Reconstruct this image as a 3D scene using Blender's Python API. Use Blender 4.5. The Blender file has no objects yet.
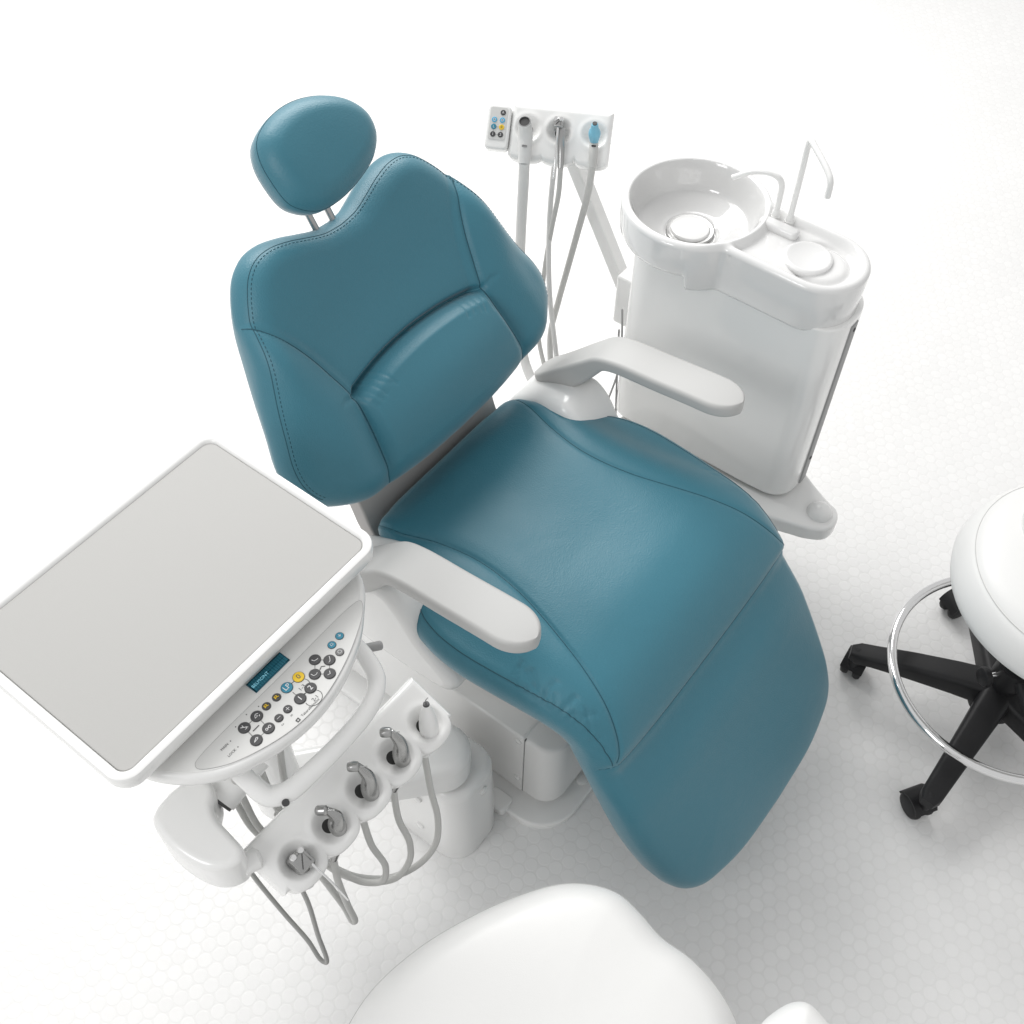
import bpy, math, random
import numpy as np
from mathutils import Vector, Matrix

rng = random.Random(7)
SC = bpy.context.scene
COL = SC.collection
PI = math.pi
R = math.radians

# ------------------------------------------------------------------ camera and frame
H_CAM = 1.94207
PITCH, ROLL = R(52.2656), R(1.3079)
F3 = Vector((0, math.cos(PITCH), -math.sin(PITCH)))
R0 = Vector((1, 0, 0)); U0 = R0.cross(F3)
RX = R0 * math.cos(ROLL) + U0 * math.sin(ROLL)
UX = -R0 * math.sin(ROLL) + U0 * math.cos(ROLL)
cam = bpy.data.cameras.new('camera'); cam.sensor_width = 36; cam.lens = 36 * 1133.515 / 1024
cam.clip_start = 0.05; cam.clip_end = 100
camo = bpy.data.objects.new('camera', cam); COL.objects.link(camo)
m = Matrix((RX, UX, -F3)).transposed().to_4x4(); m.translation = Vector((0, 0, H_CAM))
camo.matrix_world = m
SC.camera = camo

# the dental unit stands turned on the floor: local x runs towards the foot end, local y towards the basin
YAW = R(-36.2)
ORG = Vector((0.0589, 1.0972, 0))

# ------------------------------------------------------------------ materials
def srgb(h):
    c = [int(h[i:i + 2], 16) / 255 for i in (0, 2, 4)]
    return tuple(x / 12.92 if x <= .04045 else ((x + .055) / 1.055) ** 2.4 for x in c)

def mat(name, col, rough=.4, metal=0., spec=.5, coat=0., bump=None, vary=0.):
    mt = bpy.data.materials.new(name); mt.use_nodes = True
    nt = mt.node_tree; b = nt.nodes['Principled BSDF']
    b.inputs['Base Color'].default_value = (*col, 1)
    b.inputs['Roughness'].default_value = rough
    b.inputs['Metallic'].default_value = metal
    b.inputs['Specular IOR Level'].default_value = spec
    b.inputs['Coat Weight'].default_value = coat
    b.inputs['Coat Roughness'].default_value = .08
    tc = nt.nodes.new('ShaderNodeTexCoord')
    if bump:
        sc, st, kind = bump
        if kind == 'leather':
            n = nt.nodes.new('ShaderNodeTexVoronoi'); n.feature = 'F1'; n.inputs['Scale'].default_value = sc
            out = n.outputs['Distance']
        else:
            n = nt.nodes.new('ShaderNodeTexNoise'); n.inputs['Scale'].default_value = sc; n.inputs['Detail'].default_value = 4
            out = n.outputs['Fac']
        nt.links.new(tc.outputs['Object'], n.inputs['Vector'])
        bp = nt.nodes.new('ShaderNodeBump'); bp.inputs['Strength'].default_value = st; bp.inputs['Distance'].default_value = .001
        nt.links.new(out, bp.inputs['Height']); nt.links.new(bp.outputs['Normal'], b.inputs['Normal'])
    if vary:
        n2 = nt.nodes.new('ShaderNodeTexNoise'); n2.inputs['Scale'].default_value = 14; n2.inputs['Detail'].default_value = 6
        nt.links.new(tc.outputs['Object'], n2.inputs['Vector'])
        mr = nt.nodes.new('ShaderNodeMapRange')
        mr.inputs['To Min'].default_value = rough - vary; mr.inputs['To Max'].default_value = rough + vary
        nt.links.new(n2.outputs['Fac'], mr.inputs['Value']); nt.links.new(mr.outputs['Result'], b.inputs['Roughness'])
    return mt

M = dict(
    teal=mat('teal_leather', (.034, .170, .230), .45, spec=.5, bump=(420, .22, 'leather'), vary=.05),
    thread=mat('dark_teal_thread', (.017, .082, .112), .7),
    white=mat('white_gloss_plastic', (.80, .80, .79), .22, coat=.25, vary=.04),
    satin=mat('white_satin_plastic', (.78, .78, .77), .38, vary=.05),
    arm=mat('light_grey_armrest', (.46, .46, .452), .5, bump=(700, .06, 'noise')),
    ceramic=mat('white_glazed_ceramic', (.74, .74, .735), .08, coat=.6),
    grey=mat('light_grey_mat', (.40, .397, .385), .55, bump=(500, .08, 'noise')),
    panel=mat('light_grey_panel', (.76, .76, .745), .42),
    panel2=mat('pale_grey_membrane', (.60, .60, .587), .45),
    mid=mat('mid_grey', (.30, .30, .30), .5),
    dark=mat('dark_grey', (.05, .05, .052), .45),
    black=mat('black_plastic', (.011, .011, .012), .5, spec=.3, bump=(600, .15, 'noise')),
    gun=mat('gunmetal', (.40, .40, .395), .24, metal=1, vary=.06, bump=(300, .25, 'noise')),
    hole=mat('dark_socket', (.03, .03, .03), .6),
    hose=mat('grey_hose', (.50, .50, .485), .45),
    hosed=mat('dull_grey_hose', (.33, .33, .32), .45),
    hosel=mat('pale_hose', (.68, .68, .67), .45),
    chrome=mat('chrome', (.80, .80, .80), .08, metal=1),
    steel=mat('brushed_steel', (.42, .42, .415), .3, metal=1, vary=.06),
    tipblue=mat('pale_blue_tip', srgb('7ab8cf'), .4),
    bteal=mat('teal_button', srgb('2f7f98'), .4),
    bblue=mat('blue_button', srgb('4fa6cc'), .4),
    yellow=mat('yellow_button', srgb('e2bd2a'), .4),
    ink=mat('pale_ink', (.72, .72, .72), .5),
    inkg=mat('grey_ink', (.33, .33, .33), .5),
    dgrey=mat('button_grey', (.16, .16, .16), .45),
    line=mat('dark_line', (.09, .09, .09), .5),
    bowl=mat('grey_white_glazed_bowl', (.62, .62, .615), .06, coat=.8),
    seam=mat('panel_seam', (.22, .22, .22), .6),
    welt=mat('off_white_welt', (.52, .52, .51), .5),
    bracket=mat('shaded_white_satin', (.40, .385, .375), .45),  # white bracket, the shade behind the seat put into its darker base colour
    vinyl=mat('white_vinyl', (.73, .73, .72), .42, bump=(700, .08, 'leather')),
    bulk=mat('cabinet_white', (.80, .80, .79), .12, coat=.5),
)
# lit character display
def screen_mat():
    mt = bpy.data.materials.new('teal_display'); mt.use_nodes = True; b = mt.node_tree.nodes['Principled BSDF']
    b.inputs['Base Color'].default_value = (*srgb('1d5a6b'), 1); b.inputs['Roughness'].default_value = .25
    return mt
def undulate(mt, sc, st):
    nt = mt.node_tree; b = nt.nodes['Principled BSDF']; prev = b.inputs['Normal'].links[0].from_socket
    tc = nt.nodes.new('ShaderNodeTexCoord'); n = nt.nodes.new('ShaderNodeTexNoise'); n.inputs['Scale'].default_value = sc; n.inputs['Detail'].default_value = 3; n.inputs['Distortion'].default_value = .6
    bp = nt.nodes.new('ShaderNodeBump'); bp.inputs['Strength'].default_value = st; bp.inputs['Distance'].default_value = .004
    nt.links.new(tc.outputs['Object'], n.inputs['Vector']); nt.links.new(n.outputs['Fac'], bp.inputs['Height']); nt.links.new(prev, bp.inputs['Normal']); nt.links.new(bp.outputs['Normal'], b.inputs['Normal'])
undulate(M['teal'], 16, .22); undulate(M['vinyl'], 11, .14)
tb = M['teal'].node_tree.nodes['Principled BSDF']; tb.inputs['Sheen Weight'].default_value = .28; tb.inputs['Sheen Roughness'].default_value = .45
M['screen'] = screen_mat()
M['cell'] = mat('display_cell', srgb('2a7488'), .3)
def glow_mat():
    mt = bpy.data.materials.new('display_letters'); mt.use_nodes = True; b = mt.node_tree.nodes['Principled BSDF']
    b.inputs['Base Color'].default_value = (*srgb('8fd4e6'), 1)
    b.inputs['Emission Color'].default_value = (*srgb('8fd4e6'), 1); b.inputs['Emission Strength'].default_value = .35
    return mt
M['glow'] = glow_mat()

# ------------------------------------------------------------------ mesh collector
class G:
    def __init__(s):
        s.V = []; s.F = []; s.I = []; s.n = 0
    def add(s, V, F, mi=0):
        V = np.asarray(V, float).reshape(-1, 3)
        s.V.append(V); o = s.n; s.n += len(V)
        for f in F: s.F.append([i + o for i in f]); s.I.append(mi)
        return s

def build(name, g, mats, parent=None, base=(0, 0, 0), angle=38, smooth=True):
    if not isinstance(mats, (list, tuple)): mats = [mats]
    me = bpy.data.meshes.new(name)
    V = np.concatenate(g.V) - np.array(base)
    me.from_pydata(V.tolist(), [], g.F); me.validate(); me.update()
    for mt in mats: me.materials.append(mt)
    if len(mats) > 1 and len(me.polygons) == len(g.I): me.polygons.foreach_set('material_index', g.I)
    import bmesh
    bm = bmesh.new(); bm.from_mesh(me); bmesh.ops.recalc_face_normals(bm, faces=bm.faces); bm.to_mesh(me); bm.free()
    if smooth:
        me.polygons.foreach_set('use_smooth', [True] * len(me.polygons)); me.set_sharp_from_angle(angle=R(angle))
    o = bpy.data.objects.new(name, me); COL.objects.link(o)
    if parent: o.parent = parent
    return o

class Thing:
    """An Empty at the base of the thing; parts are given in unit coordinates and stored relative to it."""
    def __init__(s, name, label, cat, base, group=None, world=False):
        s.base = tuple(base)
        s.o = bpy.data.objects.new(name, None); COL.objects.link(s.o); s.o.empty_display_size = .05
        if world:
            s.o.location = base
        else:
            v = Vector(base); v.rotate(Matrix.Rotation(YAW, 3, 'Z')); s.o.location = ORG + v; s.o.rotation_euler = (0, 0, YAW)
        s.o['label'] = label; s.o['category'] = cat
        if group: s.o['group'] = group
    def part(s, name, g, mats, parent=None, angle=38, label=None):
        o = build(name, g, mats, parent or s.o, s.base, angle)
        if label: o['label'] = label
        return o

# ------------------------------------------------------------------ shape helpers
def cr(P, n=12, closed=False):
    """Catmull-Rom through points."""
    P = np.asarray(P, float); N = len(P); out = []
    rngs = range(N if closed else N - 1)
    for i in rngs:
        if closed: p0, p1, p2, p3 = P[i - 1], P[i], P[(i + 1) % N], P[(i + 2) % N]
        else:
            p1, p2 = P[i], P[i + 1]; p0 = P[i - 1] if i else 2 * p1 - p2; p3 = P[i + 2] if i + 2 < N else 2 * p2 - p1
        # centripetal
        def tj(ti, a, b): return ti + max(np.linalg.norm(b - a), 1e-9) ** .5
        t0 = 0; t1 = tj(t0, p0, p1); t2 = tj(t1, p1, p2); t3 = tj(t2, p2, p3)
        for t in np.linspace(t1, t2, n, endpoint=False):
            A1 = (t1 - t) / (t1 - t0) * p0 + (t - t0) / (t1 - t0) * p1
            A2 = (t2 - t) / (t2 - t1) * p1 + (t - t1) / (t2 - t1) * p2
            A3 = (t3 - t) / (t3 - t2) * p2 + (t - t2) / (t3 - t2) * p3
            B1 = (t2 - t) / (t2 - t0) * A1 + (t - t0) / (t2 - t0) * A2
            B2 = (t3 - t) / (t3 - t1) * A2 + (t - t1) / (t3 - t1) * A3
            out.append((t2 - t) / (t2 - t1) * B1 + (t - t1) / (t2 - t1) * B2)
    if not closed: out.append(P[-1])
    return np.array(out)

def resample(P, n, closed=True):
    P = np.asarray(P, float)
    if closed: P = np.vstack([P, P[:1]])
    d = np.r_[0, np.cumsum(np.linalg.norm(np.diff(P, axis=0), axis=1))]
    t = np.linspace(0, d[-1], n, endpoint=not closed)
    return np.stack([np.interp(t, d, P[:, k]) for k in range(P.shape[1])], 1)

def tube(g, path, r, n=12, mi=0, smooth=True, seg=8, closed=False, cap=True):
    P = np.asarray(path, float)
    rad = np.full(len(P), r, float) if np.isscalar(r) else np.asarray(r, float)
    if smooth and len(P) > 2:
        Q = cr(np.c_[P, rad], seg, closed); P, rad = Q[:, :3], Q[:, 3]
    N = len(P)
    if closed: T = np.roll(P, -1, 0) - np.roll(P, 1, 0)
    else: T = np.gradient(P, axis=0)
    T /= np.linalg.norm(T, axis=1)[:, None] + 1e-12
    a = np.array([0, 0, 1.]) if abs(T[0][2]) < .9 else np.array([1., 0, 0])
    u = a - T[0] * (a @ T[0]); u /= np.linalg.norm(u)
    V = []; ang = np.linspace(0, 2 * PI, n, endpoint=False)
    for i in range(N):
        u = u - T[i] * (u @ T[i]); u /= np.linalg.norm(u); w = np.cross(T[i], u)
        V.append(P[i] + rad[i] * (np.cos(ang)[:, None] * u + np.sin(ang)[:, None] * w))
    rings = N; F = []
    for i in range(rings if closed else rings - 1):
        for k in range(n):
            F.append([i * n + k, i * n + (k + 1) % n, ((i + 1) % rings) * n + (k + 1) % n, ((i + 1) % rings) * n + k])
    V = np.concatenate(V)
    if cap and not closed:
        c = len(V); e = .35
        # softly rounded ends: an inner ring, then a fan
        for i, s in ((0, -1), (N - 1, 1)):
            ring = V[i * n:(i + 1) * n]; inn = P[i] + (ring - P[i]) * .6 + T[i] * s * rad[i] * e
            b = len(V); V = np.vstack([V, inn, (P[i] + T[i] * s * rad[i] * e * 1.25)[None]])
            for k in range(n):
                F.append([i * n + k, i * n + (k + 1) % n, b + (k + 1) % n, b + k]); F.append([b + k, b + (k + 1) % n, b + n])
    return g.add(V, F, mi)

def rod(g, a, b, r, n=12, mi=0, cap=True):
    r = (r, r) if np.isscalar(r) else r
    return tube(g, [a, b], r, n, mi, smooth=False, cap=cap)

def frame_of(axis):
    z = np.asarray(axis, float); z = z / np.linalg.norm(z)
    a = np.array([1., 0, 0]) if abs(z[0]) < .8 else np.array([0, 1., 0])
    x = a - z * (a @ z); x /= np.linalg.norm(x)
    return x, np.cross(z, x), z

def lathe(g, prof, c=(0, 0, 0), axis=(0, 0, 1), n=48, mi=0, sx=1., sy=1., caps=True):
    x, y, z = frame_of(axis) if tuple(axis) != (0, 0, 1) else (np.array([1., 0, 0]), np.array([0, 1., 0]), np.array([0, 0, 1.]))
    c = np.asarray(c, float); V = []; F = []; ang = np.linspace(0, 2 * PI, n, endpoint=False)
    for r, h in prof:
        V.append(c + h * z + r * (np.cos(ang)[:, None] * x * sx + np.sin(ang)[:, None] * y * sy))
    for i in range(len(prof) - 1):
        for k in range(n): F.append([i * n + k, i * n + (k + 1) % n, (i + 1) * n + (k + 1) % n, (i + 1) * n + k])
    if caps and prof[0][0] > 1e-6: F.append(list(range(n))[::-1])
    if caps and prof[-1][0] > 1e-6: F.append([(len(prof) - 1) * n + k for k in range(n)])
    return g.add(np.concatenate(V), F, mi)

def rrect(x0, x1, y0, y1, r, n=8):
    out = []
    for cx, cy, a in ((x1 - r, y0 + r, -90), (x1 - r, y1 - r, 0), (x0 + r, y1 - r, 90), (x0 + r, y0 + r, 180)):
        for t in np.linspace(a, a + 90, n): out.append((cx + r * math.cos(R(t)), cy + r * math.sin(R(t))))
    return np.array(out)

def inset(P, d):
    P = np.asarray(P, float); T = np.roll(P, -1, 0) - np.roll(P, 1, 0); T /= np.linalg.norm(T, axis=1)[:, None] + 1e-12
    area = .5 * np.sum(P[:, 0] * np.roll(P[:, 1], -1) - np.roll(P[:, 0], -1) * P[:, 1])
    s = 1 if area > 0 else -1
    return P + s * d * np.c_[-T[:, 1], T[:, 0]]

IDENT = lambda p: p
def slab(g, out, z0, z1, rt=.003, rb=.003, mi=0, f=IDENT, steps=5, mi_top=None, taper=0.):
    """Extruded outline with rounded rims; f maps (x, y, z) rows to space; taper insets the top."""
    P = np.asarray(out, float); n = len(P); rings = []
    if rb > 0:
        for k in range(steps + 1):
            a = PI / 2 * k / steps; rings.append((rb * (1 - math.sin(a)), z0 + rb * (1 - math.cos(a))))
        rings.insert(0, (rb + .0012, z0))
    else: rings.append((0, z0))
    if rt > 0:
        for k in range(steps + 1):
            a = PI / 2 * k / steps; rings.append((rt * (1 - math.cos(a)) + taper, z1 - rt * (1 - math.sin(a))))
        rings.append((rt + .0012 + taper, z1))
    else: rings.append((taper, z1))
    V = [np.c_[inset(P, d) if d else P, np.full(n, z)] for d, z in rings]; F = []
    for i in range(len(V) - 1):
        for k in range(n): F.append([i * n + k, i * n + (k + 1) % n, (i + 1) * n + (k + 1) % n, (i + 1) * n + k])
    F.append(list(range(n))[::-1])
    g.add(f(np.concatenate(V)), F, mi)
    o = g.n - n; g.F.append([o + k for k in range(n)]); g.I.append(mi if mi_top is None else mi_top)
    return g

def box(g, x0, x1, y0, y1, z0, z1, r=.004, rv=None, mi=0, f=IDENT, taper=0.):
    rv = r if rv is None else rv
    return slab(g, rrect(x0, x1, y0, y1, rv), z0, z1, r, r, mi, f, taper=taper)

def plane_map(o, ex, ey, ez):
    o, ex, ey, ez = (np.asarray(t, float) for t in (o, ex, ey, ez))
    return lambda p: o + p[:, :1] * ex + p[:, 1:2] * ey + p[:, 2:3] * ez

def text(g, s, size, f, mi=0, depth=.00025, z=0.):
    c = bpy.data.curves.new('t', 'FONT'); c.body = s; c.size = size; c.extrude = depth; c.align_x = 'CENTER'; c.align_y = 'CENTER'; c.resolution_u = 3
    o = bpy.data.objects.new('t', c); COL.objects.link(o)
    bpy.context.view_layer.update()
    me = bpy.data.meshes.new_from_object(o.evaluated_get(bpy.context.evaluated_depsgraph_get()))
    V = np.array([v.co[:] for v in me.vertices]); V[:, 2] += z + depth
    g.add(f(V), [list(p.vertices) for p in me.polygons], mi)
    bpy.data.objects.remove(o); bpy.data.curves.remove(c); bpy.data.meshes.remove(me)

def seg_dist(P, L, closed=False):
    L = np.asarray(L, float)
    if closed: L = np.vstack([L, L[:1]])
    best = np.full(len(P), 9.)
    for a, b in zip(L[:-1], L[1:]):
        ab = b - a; t = np.clip(((P - a) @ ab) / (ab @ ab + 1e-15), 0, 1)
        best = np.minimum(best, np.linalg.norm(P - a - t[:, None] * ab, axis=1))
    return best

def mirror(half):
    """half outline in (y>=0, x) order start..end -> closed outline."""
    h = np.asarray(half, float); o = h[::-1].copy(); o[:, 0] *= -1
    if abs(h[0][0]) < 1e-9: o = o[:-1]
    if abs(h[-1][0]) < 1e-9: o = o[1:]
    return np.vstack([h, o])

def edge_round(d, re, p=2.):
    t = np.clip(1 - d / re, 0, 1)
    return -re * (1 - np.sqrt(np.maximum(1 - t ** p, 0)))

def cushion(out, c, hf, place, T, re, N=360, nr=80, back=.82, edge_n=14):
    """A closed upholstered pad: rings shrink from the outline to the centre; hf gives the height of the top."""
    out = resample(out, N); c = np.asarray(c, float)
    span = np.linalg.norm(out - c, axis=1).mean()
    e = min(.4, re * 1.15 / span)
    rho = np.r_[e * (1 - np.cos(np.linspace(0, PI / 2, edge_n))), np.linspace(e, 1, nr - edge_n + 1)[1:-1]]
    P = np.concatenate([c + (out - c) * (1 - r) for r in rho] + [c[None]])
    d = seg_dist(P, out, True)
    h = edge_round(d, re) + hf(P, d)
    k = len(rho)
    side = []
    h0 = h[:N]
    for s, q in ((1 - .985, -.80 * T), (.0, -.45 * T)):
        pass
    B = [(c + (out - c) * back, np.full(N, -T)), (c + (out - c) * (back + .10), np.full(N, -T)), (c + (out - c) * .985, np.full(N, -T * .80)), (out, h0 * .5 - T * .33)]
    VV = np.concatenate([b[0] for b in B] + [P]); HH = np.concatenate([b[1] for b in B] + [h])
    V = place(VV, HH); F = []
    tot = len(B) + k
    for i in range(tot - 1):
        for j in range(N): F.append([i * N + j, i * N + (j + 1) % N, (i + 1) * N + (j + 1) % N, (i + 1) * N + j])
    last = (tot - 1) * N; tip = len(V) - 1
    for j in range(N): F.append([last + j, last + (j + 1) % N, tip])
    F.append(list(range(N))[::-1])
    return V, F, VV

def surf(P, out, hf, re):
    P = np.asarray(P, float); d = seg_dist(P, out, True)
    return edge_round(d, re) + hf(P, d)

def stitches(g, line, out, hf, re, place, r=.0009, dash=None, lift=0., closed=False):
    L = resample(line, max(8, int(np.sum(np.linalg.norm(np.diff(line, axis=0), axis=1)) / .004)), closed)
    h = surf(L, out, hf, re) + lift
    P = place(L, h)
    if dash is None: tube(g, P, r, 6, smooth=False, closed=closed)
    else:
        on, off = dash
        D = resample(P, int(np.sum(np.linalg.norm(np.diff(P, axis=0), axis=1)) / .0011), closed)
        per = on + off
        for i in range(0, len(D) - on, per): tube(g, D[i:i + on], r, 5, smooth=False)
    return g

def gauss(d, w): return np.exp(-(d / w) ** 2)
def smst(x, a, b):
    t = np.clip((x - a) / (b - a), 0, 1); return t * t * (3 - 2 * t)

# ================================================================== floor
def floor_mat():
    mt = bpy.data.materials.new('penny_tile_floor'); mt.use_nodes = True; nt = mt.node_tree; L = nt.links
    b = nt.nodes['Principled BSDF']
    tc = nt.nodes.new('ShaderNodeTexCoord')
    mp = nt.nodes.new('ShaderNodeMapping'); mp.vector_type = 'TEXTURE'
    mp.inputs['Location'].default_value = (.527, .730, 0); mp.inputs['Rotation'].default_value = (0, 0, R(-35.47))
    L.new(tc.outputs['Object'], mp.inputs['Vector'])
    # the joints of a hand-laid floor are never perfectly straight
    D = .025
    def vm(op, a, bv=None):
        n = nt.nodes.new('ShaderNodeVectorMath'); n.operation = op
        L.new(a, n.inputs[0])
        if bv is not None:
            if isinstance(bv, tuple): n.inputs[1].default_value = bv
            else: L.new(bv, n.inputs[1])
        return n
    def mth(op, a, bv=None, c=None):
        n = nt.nodes.new('ShaderNodeMath'); n.operation = op
        for i, q in enumerate((a, bv, c)):
            if q is None: continue
            if isinstance(q, (int, float)): n.inputs[i].default_value = q
            else: L.new(q, n.inputs[i])
        return n.outputs[0]
    S3 = math.sqrt(3)
    cells = []
    for off in ((0, 0, 0), (.5 * D, .5 * S3 * D, 0)):
        s = vm('ADD', mp.outputs['Vector'], off)
        dv = vm('DIVIDE', s.outputs[0], (D, D * S3, 1))
        dv2 = vm('ADD', dv.outputs[0], (.5, .5, 0))
        fl = vm('FLOOR', dv2.outputs[0])
        fr = vm('SUBTRACT', dv.outputs[0], fl.outputs[0])
        sc = vm('MULTIPLY', fr.outputs[0], (1, S3, 0))
        ln = nt.nodes.new('ShaderNodeVectorMath'); ln.operation = 'LENGTH'; L.new(sc.outputs[0], ln.inputs[0])
        cells.append((ln.outputs['Value'], fl))
    r = mth('MINIMUM', cells[0][0], cells[1][0])
    mr = nt.nodes.new('ShaderNodeMapRange'); mr.interpolation_type = 'SMOOTHSTEP'
    mr.inputs['From Min'].default_value = .40; mr.inputs['From Max'].default_value = .50
    mr.inputs['To Min'].default_value = 1; mr.inputs['To Max'].default_value = 0
    L.new(r, mr.inputs['Value'])
    # colour: white tiles, off-white joints, slight difference from tile to tile
    wn = nt.nodes.new('ShaderNodeTexWhiteNoise'); wn.noise_dimensions = '3D'
    pick = mth('LESS_THAN', cells[0][0], cells[1][0])
    mx = nt.nodes.new('ShaderNodeMix'); mx.data_type = 'VECTOR'; L.new(pick, mx.inputs['Factor'])
    o2 = vm('ADD', cells[1][1].outputs[0], (57.3, 11.1, 3))
    L.new(o2.outputs[0], mx.inputs[4]); L.new(cells[0][1].outputs[0], mx.inputs[5]); L.new(mx.outputs[1], wn.inputs['Vector'])
    tint = nt.nodes.new('ShaderNodeMapRange'); tint.inputs['To Min'].default_value = .77; tint.inputs['To Max'].default_value = .795
    L.new(wn.outputs['Value'], tint.inputs['Value'])
    cmix = nt.nodes.new('ShaderNodeMix'); cmix.data_type = 'RGBA'
    cmix.inputs[6].default_value = (.755, .752, .743, 1)
    comb = nt.nodes.new('ShaderNodeCombineColor')
    for k, s in enumerate((1, .997, .988)):
        L.new(mth('MULTIPLY', tint.outputs[0], s), comb.inputs[k])
    L.new(mr.outputs['Result'], cmix.inputs['Factor']); L.new(comb.outputs[0], cmix.inputs[7])
    ns = nt.nodes.new('ShaderNodeTexNoise'); ns.inputs['Scale'].default_value = 2.2; ns.inputs['Detail'].default_value = 5; L.new(tc.outputs['Object'], ns.inputs['Vector'])
    nm = nt.nodes.new('ShaderNodeMapRange'); nm.inputs['From Min'].default_value = .3; nm.inputs['From Max'].default_value = .7; nm.inputs['To Min'].default_value = .965; nm.inputs['To Max'].default_value = 1.0
    L.new(ns.outputs['Fac'], nm.inputs['Value'])
    sc2 = nt.nodes.new('ShaderNodeVectorMath'); sc2.operation = 'SCALE'; L.new(cmix.outputs[2], sc2.inputs[0]); L.new(nm.outputs['Result'], sc2.inputs['Scale'])
    L.new(sc2.outputs[0], b.inputs['Base Color'])
    ro = nt.nodes.new('ShaderNodeMapRange'); ro.inputs['To Min'].default_value = .7; ro.inputs['To Max'].default_value = .36
    L.new(mr.outputs['Result'], ro.inputs['Value']); L.new(ro.outputs['Result'], b.inputs['Roughness'])
    bp = nt.nodes.new('ShaderNodeBump'); bp.inputs['Distance'].default_value = .0008; bp.inputs['Strength'].default_value = .32
    L.new(mr.outputs['Result'], bp.inputs['Height']); L.new(bp.outputs['Normal'], b.inputs['Normal'])
    return mt
g = G(); g.add([(-14, -14, 0), (14, -14, 0), (14, 14, 0), (-14, 14, 0)], [[0, 1, 2, 3]])
fl = build('floor', g, floor_mat(), smooth=False); fl['kind'] = 'structure'; fl['label'] = 'white penny round tile floor fading to white'

# ================================================================== dental chair
chair = Thing('dental_chair', 'teal leather dental chair with headrest, armrests and white pedestal', 'dental chair', (-.1, 0, 0))

# ---- seat and leg rest: one upholstered surface bent along a side profile (local x, z)
prof = cr([(-.235, .474), (-.20, .484), (-.13, .493), (-.05, .496), (.05, .496), (.13, .495), (.19, .490), (.235, .476), (.268, .450), (.292, .414),
           (.330, .350), (.377, .272), (.428, .196), (.468, .136), (.500, .088), (.53, .043)], 10)
pl_s = np.r_[0, np.cumsum(np.linalg.norm(np.diff(prof, axis=0), axis=1))]
def s_of(a): return float(np.interp(a, prof[:, 0], pl_s))
pT = np.gradient(prof, axis=0); pT /= np.linalg.norm(pT, axis=1)[:, None]
def seat_place(P, h):
    s = np.clip(P[:, 0], 0, pl_s[-1]); a = np.interp(s, pl_s, prof[:, 0]); z = np.interp(s, pl_s, prof[:, 1])
    tx = np.interp(s, pl_s, pT[:, 0]); tz = np.interp(s, pl_s, pT[:, 1]); l = np.hypot(tx, tz); tx /= l; tz /= l
    # the rear end keeps its own straight run
    a = a + np.minimum(P[:, 0], 0)
    return np.c_[a - tz * h, P[:, 1], z + tx * h]
half = [(-.229, 0), (-.229, .07), (-.227, .125), (-.219, .160), (-.200, .180), (-.165, .198), (-.125, .215), (-.092, .240), (-.058, .268), (-.02, .281),
        (.03, .286), (.09, .283), (.15, .277), (.215, .270), (.262, .266), (.292, .267), (.335, .269), (.378, .269), (.410, .264), (.438, .255),
        (.459, .238), (.472, .212), (.480, .17), (.487, .10), (.4895, 0)]
half_s = cr([(b, s_of(a)) for a, b in half], 6)
seat_out = mirror(half_s)[:, ::-1]           # (s, b)
in_seam = cr([(s_of(a), b) for a, b in [(-.224, .150), (-.205, .170), (-.168, .170), (-.104, .150), (-.031, .139), (.052, .147), (.146, .174), (.23, .205), (.272, .228), (.290, .246)]], 8)
in_seam_m = in_seam * [1, -1]
def seam_s(b): return s_of(.292) + .008 - .004 * (np.abs(b) / .25) ** 2 
front_seam = np.array([(seam_s(b), b) for b in np.linspace(-.262, .262, 60)])
S0 = s_of(.292)
wr = random.Random(3)
wrinkles = []
for sgn in (-1, 1):
    for k in range(16):
        a0 = .13 + .0098 * k + wr.uniform(-.004, .004); s0 = s_of(a0); w0 = .268 - .004
        l = wr.uniform(.012, .034)
        am_ = 1. if sgn < 0 else .25
        wrinkles.append((np.array([(s0, sgn * w0), (s0 + wr.uniform(-.012, .006), sgn * (w0 - l * .5)), (s0 + wr.uniform(-.02, .004), sgn * (w0 - l))]), am_ * wr.uniform(.0014, .0032), wr.uniform(.0018, .0032)))
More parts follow.
